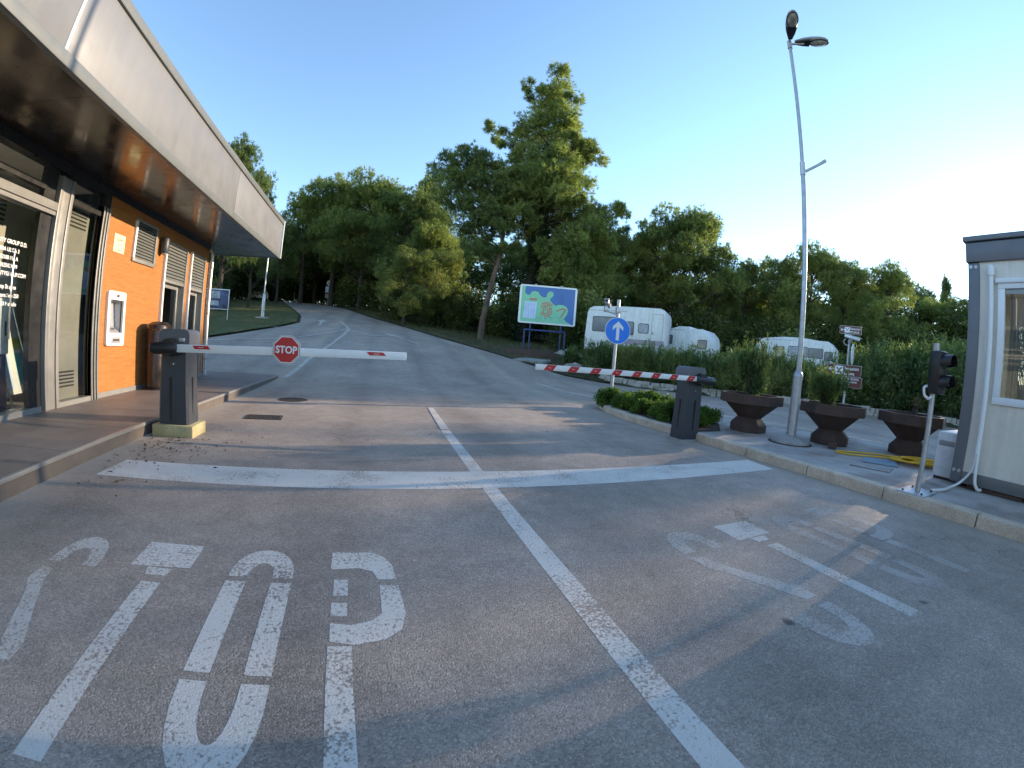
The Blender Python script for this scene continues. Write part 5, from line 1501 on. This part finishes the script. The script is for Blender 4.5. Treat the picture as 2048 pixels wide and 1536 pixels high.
def trunk_line(H, seed, lean=.06):
    rnd = random.Random(seed)
    x = y = 0; out = []
    for i in range(7):
        out.append((x, y, -.4+H*.9*i/6))
        x += rnd.uniform(-lean, lean)*H*.16; y += rnd.uniform(-lean, lean)*H*.16
    return out
TR = [.24, .21, .18, .15, .11, .07, .03]
protos = {}
protos['A'] = make_tree('pine_tree', dome_pads(11, 3.6, 26, 1, .36), trunk_line(10.5, 1), TR, 'pine', 'bark_dk', 1500, .26, .042, 12, seed=21)
protos['B'] = make_tree('pine_tree', dome_pads(11, 3.2, 26, 2, .30, 'cone'), trunk_line(10.5, 2, .1), TR, 'pine_dark', 'bark_dk', 1500, .26, .042, 12, seed=22)
protos['C'] = make_tree('pine_tree', dome_pads(11, 4.0, 28, 3, .42, 'loose'), trunk_line(10.5, 3, .1), TR, 'pine', 'bark_dk', 1400, .26, .042, 12, seed=23)
protos['D'] = make_tree('oak_tree', dome_pads(9, 3.4, 26, 4, .22, 'loose'), trunk_line(8.4, 4), TR, 'broad', 'bark_dk', 1300, .14, .09, 0, True, .8, seed=24)
protos['E'] = make_tree('pine_tree', dome_pads(11, 3.4, 24, 6, .34, 'loose'), trunk_line(10.5, 6, .12), TR, 'pine_dark', 'bark_dk', 1500, .26, .042, 12, seed=25)
protos['F'] = make_tree('pine_tree', dome_pads(11, 4.2, 20, 13, .45, 'loose'), trunk_line(10.5, 8, .1), TR, 'pine', 'bark_dk', 240, .30, .05, 12, seed=26, twig=False)  # sparse unseen tree, added only to thin the sun on the foreground road
used = set()
HT = dict(F=11, A=11, B=11, C=11, D=9, E=11)
def tree(kind, az, r, el, label, group=None, rz=None, wide=1.0):
    x, y = polar(az, r)
    top = CAM_H+r*math.tan(R(el))-T(x, y)
    s = top/HT[kind]
    if kind in used: o = copy_tree(protos[kind])
    else: o = protos[kind]; used.add(kind)
    w = max(s, .62)*wide
    place(o, az, r, label, rz=(az*37 % 6.28 if rz is None else rz), group=group)
    o.scale = (w, w, s)
    return o
GW = 'pines of the wood behind the road'
front = [
 ('C', -13.4, 43, 13.4, 'low pine crown showing under the roof corner of the reception building', 1.0), ('E', 2.9, 35, 20.2, 'dark pine between the broad sunlit crown and the slim pointed pine', 1.1), ('B', -8.6, 46, 16.5, 'dark pine between the two sunlit pines above the road bend', 1.0), ('A', 5.8, 33, 16.4, 'pale green pine crown below the slim pointed pine', .9),
 ('B', -20.5, 30, 23.6, 'dark pine rising above the flat roof of the reception building', .75), ('B', -17.0, 33, 20.4, 'narrow dark pine just left of the roof corner, behind the tall one', .6),
 ('E', -13.6, 38, 14.6, 'low dark pine right beside the roof corner of the reception building', .8),
 ('A', -10.6, 41, 18.2, 'sunlit pine standing above the bend where the road disappears', .85), ('A', -6.6, 40, 20.6, 'round topped sunlit pine behind the far signpost by the road', .9),
 ('C', -3.0, 38, 20.9, 'broad sunlit pine crown, highest of those left of the leaning trunk', .9), ('E', .6, 38, 19.8, 'dark pine filling the gap right of the broadest sunlit crown', 1.0),
 ('B', 4.9, 36, 22.2, 'slim pointed pine left of the dark domed crown', .85),
 ('D', 3.0, 28.5, 12.4, 'broadleaved tree with speckled yellowish leaves beside the right road edge', 1.0), ('D', 7.6, 30, 13.0, 'broadleaved tree between the speckled tree and the leaning trunk', .9),
 ('A', 29.6, 31, 18.0, 'pine just right of the tallest pine, behind the tall caravan', .7), ('E', 33.0, 33, 16.0, 'dark pine above the middle of the tall caravan', .75),
 ('A', 36.0, 32, 18.6, 'pale green pine, left of a pair, above the egg-shaped caravan', .85), ('C', 39.4, 32, 19.9, 'pale green domed pine above the hidden caravan', .9), ('E', 43.4, 34, 16.6, 'dark pine sloping down right of the pale domed pine', .8),
 ('B', 47.6, 37, 14.4, 'low dark pine above the left end of the long low caravan', .9), ('A', 51.4, 37, 14.8, 'pine directly left of the tall street lamp pole', .8), ('C', 55.2, 36, 15.9, 'highest pine right of the street lamp pole', .85),
 ('A', 59.6, 36, 14.4, 'pine above the brown restaurant boards', .85), ('C', 64.2, 35, 14.0, 'open crowned pine between the brown boards and the traffic light', .85), ('E', 68.2, 54, 12.3, 'low dark pine above the traffic light', .9),
 ('B', 71.4, 62, 13.1, 'dark pine touching the corner of the grey booth', .42)]
for k, az, r, el, lb, w in front: tree(k, az, r, el, lb, wide=w)
back = []
rnd = random.Random(31)
for i in range(26):
    az = -26+i*4.1+rnd.uniform(-1, 1)
    if az > 78: break
    if -18 < az < -12: el = 11.5
    elif az < 8: el = rnd.uniform(13.5, 17)
    elif az < 30: el = rnd.uniform(13, 17.5)
    else: el = rnd.uniform(9.5, 12.5)
    tree('ABECE'[i % 5], az, rnd.uniform(44, 52), el, 'dark pine deep in the wood, only parts of its crown showing between nearer trees', GW, wide=1.05)
# the tree line goes on beyond the frame on the sunny side and throws the long shadows across the road
GO = 'pines along the side lane beyond the booth'
for k, az, r, el, w in (('B', 74.6, 44, 11.8, .34), ('A', 76.2, 46, 9.2, .5), ('E', 77.7, 42, 12.3, .26), ('F', 79.6, 62, 14.8, 1.15), ('A', 82.6, 42, 9.8, .4), ('C', 85.5, 42, 9.0, .6), ('E', 89, 38, 11.0, .8), ('B', 93, 38, 11.4, .9)):  # the wide sparse pine is added to half-shade the foreground
    tree(k, az, r, el, 'unseen pine beyond the booth, casting shade on the road', GO, wide=w)
for k in protos:
    if k not in used: tree(k, 110, 60, 10, 'pine far right', GO)

# understorey and far wood that closes the view under the crowns
def far_wood():
    global rng
    rng = np.random.default_rng(77)
    parts = []
    for i in range(230):
        az = rng.uniform(-30, 80); r = rng.uniform(42, 66)
        x, y = polar(az, r)
        if -28 < az < -8.5 and r < 56 and abs(az+13-(-(r-40)*.25)) < 3.2: continue
        z = T(x, y)+rng.uniform(.3, 6.2)
        parts.append((*clump((x, y, z), rng.uniform(1.8, 3.0), .8, 620, .34, .20, .2, True, .2, 0), 0))
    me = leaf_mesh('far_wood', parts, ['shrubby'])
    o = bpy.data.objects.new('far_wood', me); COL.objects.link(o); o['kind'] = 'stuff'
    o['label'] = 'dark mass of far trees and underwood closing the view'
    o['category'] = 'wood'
far_wood()
def make_bush(name, leaf, Rw, H, n, bl, bw, seed, up=.5, quad=True, stems=7, knots=9, cat='shrub', spike=0):
    global rng
    rng = np.random.default_rng(seed)
    root = thing(name, 'x', cat)
    mb = MB(); rnd = random.Random(seed)
    tips = []
    for k in range(stems):
        a = 2*math.pi*k/stems+rnd.uniform(-.4, .4); rr = Rw*rnd.uniform(.25, .8)
        tip = (rr*math.cos(a), rr*math.sin(a), H*rnd.uniform(.55, .9))
        limb(mb, (rr*.15*math.cos(a), rr*.15*math.sin(a), -.05), tip, .018, .006, -.2, seed*10+k, 5, 4)
        tips.append(tip)
    mb.build('stem', 'bark_dk', root, smooth=60)
    parts = []
    for k in range(knots):
        a = 2.4*k+rng.uniform(-.3, .3); rr = Rw*rng.uniform(.1, .72)
        z = H*rng.uniform(.12, .78)
        parts.append((*clump((rr*math.cos(a), rr*math.sin(a), z), min(Rw, H)*rng.uniform(.30, .42), .95, n//knots, bl, bw, up, quad, .15, 0, .6), 0))
    if spike:   # upright leafy shoots
        for k in range(spike):
            a = rng.uniform(0, 6.28); rr = Rw*rng.uniform(.1, .95)
            b0 = np.array([rr*math.cos(a), rr*math.sin(a), H*rng.uniform(.35, .7)])
            tp = b0+np.array([rng.normal()*.08, rng.normal()*.08, H*rng.uniform(.22, .42)])
            m = 34
            t = rng.random(m)
            P = b0+(tp-b0)*t[:, None]
            D = rng.normal(size=(m, 3))*.55+np.array([0, 0, .75]); D /= np.linalg.norm(D, axis=1, keepdims=True)
            parts.append((*blades(P+D*bl*.4, D, bl*rng.uniform(.8, 1.3, m), bw*rng.uniform(.7, 1.1, m), True), 0))
    me = leaf_mesh('foliage', parts, [leaf])
    o = bpy.data.objects.new('foliage', me); COL.objects.link(o); o.parent = root
    return root
# underwood bushes
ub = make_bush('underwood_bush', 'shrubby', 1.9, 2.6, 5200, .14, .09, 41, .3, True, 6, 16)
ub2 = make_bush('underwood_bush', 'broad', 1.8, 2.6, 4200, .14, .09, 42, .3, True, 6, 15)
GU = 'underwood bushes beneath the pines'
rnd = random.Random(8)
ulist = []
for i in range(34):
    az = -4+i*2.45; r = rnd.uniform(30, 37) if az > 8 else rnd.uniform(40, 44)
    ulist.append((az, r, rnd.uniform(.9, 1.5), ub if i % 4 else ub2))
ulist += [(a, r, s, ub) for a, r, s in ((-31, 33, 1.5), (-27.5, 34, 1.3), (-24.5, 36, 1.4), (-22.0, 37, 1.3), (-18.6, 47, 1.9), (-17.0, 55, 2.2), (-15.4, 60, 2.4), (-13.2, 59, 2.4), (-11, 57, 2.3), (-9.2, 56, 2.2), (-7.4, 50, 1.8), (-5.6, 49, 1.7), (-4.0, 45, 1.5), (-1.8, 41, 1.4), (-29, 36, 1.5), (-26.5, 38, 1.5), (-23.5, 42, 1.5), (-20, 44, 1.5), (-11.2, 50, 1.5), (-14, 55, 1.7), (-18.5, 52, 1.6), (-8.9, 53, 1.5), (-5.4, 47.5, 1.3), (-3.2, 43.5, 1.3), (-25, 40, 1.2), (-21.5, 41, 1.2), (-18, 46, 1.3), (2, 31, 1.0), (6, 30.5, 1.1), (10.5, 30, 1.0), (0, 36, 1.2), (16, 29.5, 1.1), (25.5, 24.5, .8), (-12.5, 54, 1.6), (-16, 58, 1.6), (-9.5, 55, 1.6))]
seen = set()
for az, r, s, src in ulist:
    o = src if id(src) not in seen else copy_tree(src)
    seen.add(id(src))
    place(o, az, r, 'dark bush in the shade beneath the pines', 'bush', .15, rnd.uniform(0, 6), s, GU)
o = copy_tree(ub2); place(o, 28.2, 25.0, 'yellow-green sunlit bush directly behind the tall caravan roof', 'bush', .1, 1.0, 1.35); o.scale = (1.2, 1.2, 1.75)
ag = make_bush('agave_clump', 'oleander_dk', .55, .6, 900, .62, .05, 81, .9, True, 6, 5)
place(ag, 25.6, 21.8, 'dark spiky plant in the grass right of the map board', 'plant', .05, 1.0, 1.0)
ag.scale = (1.3, 1.1, 1.25)
o = copy_tree(ub2); place(o, -20.9, 31, 'small yellow-green bush peeping over the dark poster board', 'bush', .0, 2.0, .5)
o.scale = (.4, .4, .9)

# oleander hedge on the terrace
ol = make_bush('oleander_bush', 'oleander', .95, 1.55, 11000, .125, .024, 51, .55, True, 10, 20, spike=90)
ol2 = make_bush('oleander_bush', 'oleander_dk', .95, 1.55, 11000, .125, .024, 52, .55, True, 10, 20, spike=90)
spots = [(29.2, 19.6, .9, 1), (31.8, 19.6, .82, 0), (34.6, 19.2, .92, 0), (37.4, 18.9, .88, 1), (40.2, 18.7, 1.05, 0), (43.0, 18.4, 1.0, 1), (45.9, 18.4, 1.02, 0), (48.8, 18.2, 1.05, 0), (51.8, 18.1, 1.0, 0), (54.8, 17.9, .95, 0), (57.8, 17.7, .85, 0), (61.0, 17.5, 1.0, 1), (64.2, 17.3, 1.25, 1), (67.4, 17.2, 1.2, 1), (70.6, 17.1, 1.25, 1), (73.8, 17.0, 1.3, 1), (77, 17.0, 1.2, 1)]
where = ['at the left end of the hedge, behind the arrow sign post', 'before the left end of the tall caravan', 'before the middle of the tall caravan', 'before the door of the tall caravan', 'before the egg-shaped caravan', 'right of the egg-shaped caravan, above the right barrier',
 'left of the long low caravan', 'before the left end of the long low caravan', 'behind the street lamp pole', 'before the right end of the long low caravan', 'left of the brown signs', 'behind the brown signs', 'right of the brown signs', 'between the brown signs and the traffic light', 'left of the traffic light', 'behind the traffic light', 'against the booth corner']
first = {0: ol, 1: ol2}; s2 = set()
for (az, r, s, k), wh in zip(spots, where):
    o = first[k] if k not in s2 else copy_tree(first[k]); s2.add(k)
    place(o, az, r-.55, 'oleander bush '+wh, 'bush', .12, az, s, 'oleander bushes forming the hedge')
    o.scale = (s*1.08, s*1.08, s*(1.04 if k == 0 else 1.12))
# plants in the planters
pt = make_bush('potted_shrub', 'oleander_dk', .34, .62, 6000, .060, .012, 61, .8, True, 9, 12, spike=46)
for i, (lb, s, c) in enumerate((('narrow bushy shrub growing in the planter nearest the right barrier', 1.65, (.03, .06)), ('wide feathery shrub growing in the planter beside the street lamp', 1.08, (-.14, .06)))):
    o = pt if i == 0 else copy_tree(pt)
    o.location = (PL[i][0]+c[0], PL[i][1]+c[1], KH+.57); o.rotation_euler = (0, 0, i*2.0); o.scale = (s*(.68+.32*i), s*(.68+.32*i), s)
    tag(o, lb, 'shrub', 'shrubs in the planters')
root = thing('dead_plant', 'bare woody stem with a few thin shoots in the planter next to the booth', 'plant', (PL[2][0]+.08, PL[2][1], KH+.55))
mb = MB(); limb(mb, (0, 0, 0), (.03, .02, .17), .045, .035, 0, 3, 9); limb(mb, (.03, .02, .15), (.10, .0, .34), .022, .006, .1, 4); limb(mb, (.02, .02, .15), (-.05, .04, .30), .018, .006, .1, 5); limb(mb, (.03, .02, .12), (.04, -.06, .27), .012, .004, .1, 6)
mb.build('stem', 'bark_dk', root, smooth=60)
rng = np.random.default_rng(3)
P = np.array([[.08, .0, .3], [-.04, .04, .28], [.04, -.05, .25]])[rng.integers(0, 3, 90)]+rng.normal(size=(90, 3))*.05
D = unit(90)*.7+np.array([0, 0, .6]); D /= np.linalg.norm(D, axis=1, keepdims=True)
me = leaf_mesh('leaves', [(*blades(P, D, np.full(90, .07), np.full(90, .008), True), 0)], ['drygrass']); o = bpy.data.objects.new('leaves', me); COL.objects.link(o); o.parent = root

# low evergreen mounds in the island's bed
bs_ = make_bush('evergreen_mound', 'bedshrub', .36, .40, 5600, .040, .026, 71, .8, True, 9, 14)
bedspots = [(5.02, 8.35, 1.05, 'at the tip of the bed, round the arrow sign post'), (5.55, 8.1, 1.0, 'behind the arrow sign post'), (4.98, 7.6, .95, 'second from the tip on the road side'), (5.6, 7.4, 1.15, 'in the middle of the bed on the lane side'),
   (4.98, 6.9, .85, 'halfway along the road side of the bed'), (5.05, 6.25, 1.05, 'overhanging the kerb just left of the barrier cabinet'), (5.7, 6.6, 1.0, 'on the lane side behind the barrier cabinet'), (5.15, 5.7, .85, 'directly behind the barrier cabinet'), (5.75, 5.95, .85, 'right of the barrier cabinet, next to the first planter')]
for i, (x, y, s, lb) in enumerate(bedspots):
    o = bs_ if i == 0 else copy_tree(bs_)
    o.location = (x, y, KH-.02); o.rotation_euler = (0, 0, i*1.3); o.scale = (s, s, s*.92)
    tag(o, 'bright green shrub '+lb, 'shrub', 'low green shrubs in the planting bed')
place_cyc = None

# ------------------------------------------------------------------ the far left: lawn, lamp, poster, road signs, parked car
x, y = -6.91, 25.72
t = thing('lawn_lamp', 'slim pole lamp with a thick lower sleeve standing on the lawn', 'lamp post', (x, y, T(x, y)+.03))
mb = MB(); mb.lathe([(.42, -.1), (.42, .05), (.2, .07)], 20); mb.build('footing', 'cement', t)
mb = MB(); mb.lathe([(.10, .05), (.10, .9), (.085, 1.35), (.05, 1.42)], 16); mb.build('sleeve', 'galv', t)
mb = MB(); mb.tube([(0, 0, 1.4), (.02, 0, 3.9)], .036, 10); mb.build('pole', 'galv', t)
mb = MB(); mb.lathe([(.05, 3.85), (.20, 3.95), (.24, 4.1), (.05, 4.16)], 16); mb.build('lamp_head', 'grey', t)
x, y = -8.3, 23.7
t = thing('poster_board', 'blue patterned poster on two thin legs on the lawn behind the building corner', 'poster board', (x, y, T(x, y)+.03), R(16))
mb = MB(); mb.box((-2.3, -.02, .55), (0, .02, 1.62), .01); b = mb.build('frame', 'signwhite', t)
mb = MB(); mb.box((-2.26, -.026, .59), (-.04, -.021, 1.58)); mb.build('poster', 'posterdark', b)
mb = MB(); mb.box((-2.2, -.031, 1.12), (-.5, -.0265, 1.5)); mb.box((-1.2, -.031, .75), (-.55, -.0265, 1.0)); mb.build('poster_print', 'posterlight', b)
for xx in (-.03, -2.27):
    mb = MB(); mb.tube([(xx, .03, -.1), (xx, .03, 1.62)], .022, 8); mb.build('leg', 'galv', t)
for az, r, h, lb in ((-11.3, 46, 2.5, 'small mushroom lamp on the hill where the road bends, apart from the signpost'), (-7.0, 42.4, 3.2, 'small mushroom lamp right behind the road signpost')):
    x, y = polar(az, r)
    t = thing('mushroom_lamp', lb, 'lamp post', (x, y, T(x, y)))
    mb = MB(); mb.tube([(0, 0, -.2), (.05, 0, h)], .035, 8); mb.build('pole', 'grey', t)
    mb = MB(); mb.lathe([(.08, h-.06), (.26, h), (.28, h+.10), (.08, h+.16)], 16, (.05, 0, 0)); mb.build('lamp_head', 'signwhite', t)
x, y = polar(-7.0, 42)
t = thing('road_signpost', 'far signpost with a round sign above white and grey plates at the right road edge', 'signpost', (x, y, T(x, y)), R(7))
mb = MB(); mb.tube([(0, 0, -.2), (0, 0, 2.3)], .035, 8); mb.build('post', 'galv', t)
mb = MB(); mb.prism(circle(0, 2.05, .27, 24), -.06, -.045, 'y'); d = mb.build('round_sign', 'signwhite', t)
mb = MB(); mb.ring(circle(0, 2.05, .27, 24), circle(0, 2.05, .22, 24), -.07, -.061, 'y'); mb.build('ring', 'grey', d)
mb = MB(); mb.box((-.12, -.07, 2.0), (.12, -.061, 2.1)); mb.build('symbol', 'ink', d)
mb = MB(); mb.box((-.32, -.06, 1.15), (.30, -.045, 1.72), .005); d = mb.build('plate', 'mappale', t)
mb = MB(); mb.box((.08, -.066, 1.25), (.22, -.061, 1.62)); mb.build('pictogram', 'mapink', d)
mb = MB(); mb.box((-.30, -.06, .62), (.28, -.045, 1.02), .005); d = mb.build('plate', 'grey', t)
x, y = polar(-15.6, 46.5)
t = thing('parked_car', 'small silver grey car seen head on at the top of the road', 'car', (x, y, T(x, y)), R(15.6))
mb = MB(); mb.prism([(-.84, .25), (.84, .25), (.88, .55), (.84, .80), (.74, .92), (.66, 1.12), (.56, 1.40), (.4, 1.47), (-.4, 1.47), (-.56, 1.40), (-.66, 1.12), (-.74, .92), (-.84, .80), (-.88, .55)], .55, 3.6, 'y'); mb.prism([(-.84, .25), (.84, .25), (.88, .55), (.84, .78), (.6, .90), (-.6, .90), (-.84, .78), (-.88, .55)], 0, .6, 'y'); mb.build('body', 'carpaint', t)
mb = MB(); mb.add([(-.62, .40, .93), (.62, .40, .93), (.52, .545, 1.38), (-.52, .545, 1.38)], [(0, 1, 2, 3)]); mb.build('windscreen', 'camglass', t)
for s in (-1, 1):
    mb = MB(); mb.box((s*.62-.14, -.02, .58), (s*.62+.14, .02, .72), .02); mb.build('headlight', 'lens', t)
    mb = MB(); mb.lathe([(.2, 0), (.31, 0), (.31, .2), (.2, .2)], 18); mb.v = [(p[2]+s*.70-.1, p[0]+.6, p[1]+.31) for p in mb.v]; mb.build('wheel', 'rubber', t)
mb = MB(); mb.box((-.26, -.015, .40), (.26, .01, .52)); mb.build('number_plate', 'signwhite', t)

# ------------------------------------------------------------------ grass tufts, fallen leaves
def scatter(name, n, region, mats, hgt, wid, seed, label, cat, lie=False, dz=0):
    global rng
    rng = np.random.default_rng(seed)
    P = []
    while len(P) < n:
        x, y = region()
        P.append((x, y, T(x, y)+dz))
    P = np.array(P)
    D = rng.normal(size=P.shape)*(.5 if not lie else 1)+np.array([0, 0, 1.0 if not lie else 0])
    if lie: D[:, 2] *= .15
    D /= np.linalg.norm(D, axis=1, keepdims=True)
    V, F = blades(P, D, hgt*rng.uniform(.5, 1.4, len(P)), wid*rng.uniform(.6, 1.3, len(P)), lie)
    o = bpy.data.objects.new(name, leaf_mesh(name, [(V, F, 0)], mats)); COL.objects.link(o)
    o['kind'] = 'stuff'; o['label'] = label; o['category'] = cat
def in_poly(poly, x, y):
    ins = False; j = len(poly)-1
    for i in range(len(poly)):
        if (poly[i][1] > y) != (poly[j][1] > y) and x < (poly[j][0]-poly[i][0])*(y-poly[i][1])/(poly[j][1]-poly[i][1])+poly[i][0]: ins = not ins
        j = i
    return ins
def reg_poly(poly, box):
    def f():
        while True:
            x = rng.uniform(box[0], box[1]); y = rng.uniform(box[2], box[3])
            if in_poly(poly, x, y): return x, y
    return f
scatter('lawn_grass', 30000, reg_poly(LAWN, (-16, -4.5, 15, 42)), ['grass'], .11, .022, 101, 'short mown grass on the mound left of the road', 'grass')
scatter('verge_grass', 22000, reg_poly(VERGE, (-4, 12, 15, 38)), ['grass'], .12, .022, 102, 'rough grass on the verge right of the road', 'grass')
scatter('fallen_leaves', 2600, reg_poly(VERGE, (-4, 12, 15, 38)), ['drygrass'], .09, .05, 103, 'pale fallen leaves scattered on the verge', 'leaves', True, .05)
def terr_reg():
    az = rng.uniform(28, 76); r = rng.uniform(18.0, 30)**1.0
    return polar(az, 17.6+(r-17.6))
scatter('terrace_grass', 16000, terr_reg, ['drygrass'], .16, .02, 104, 'dry grass on the caravan terrace', 'grass')
def near_reg():
    a = rng.normal(); b = rng.normal()
    return -2.0+.28*a, 4.15+.55*b
def leafs():
    while True:
        x, y = near_reg()
        if x > -2.45 and y < 5.6 and not (-2.45 < x < -1.93 and 4.5 < y < 4.95): return x, y
scatter('dry_leaves', 150, leafs, ['leafdead'], .035, .018, 105, 'brown dry leaves blown against the platform by the left barrier', 'leaves', True, .006)
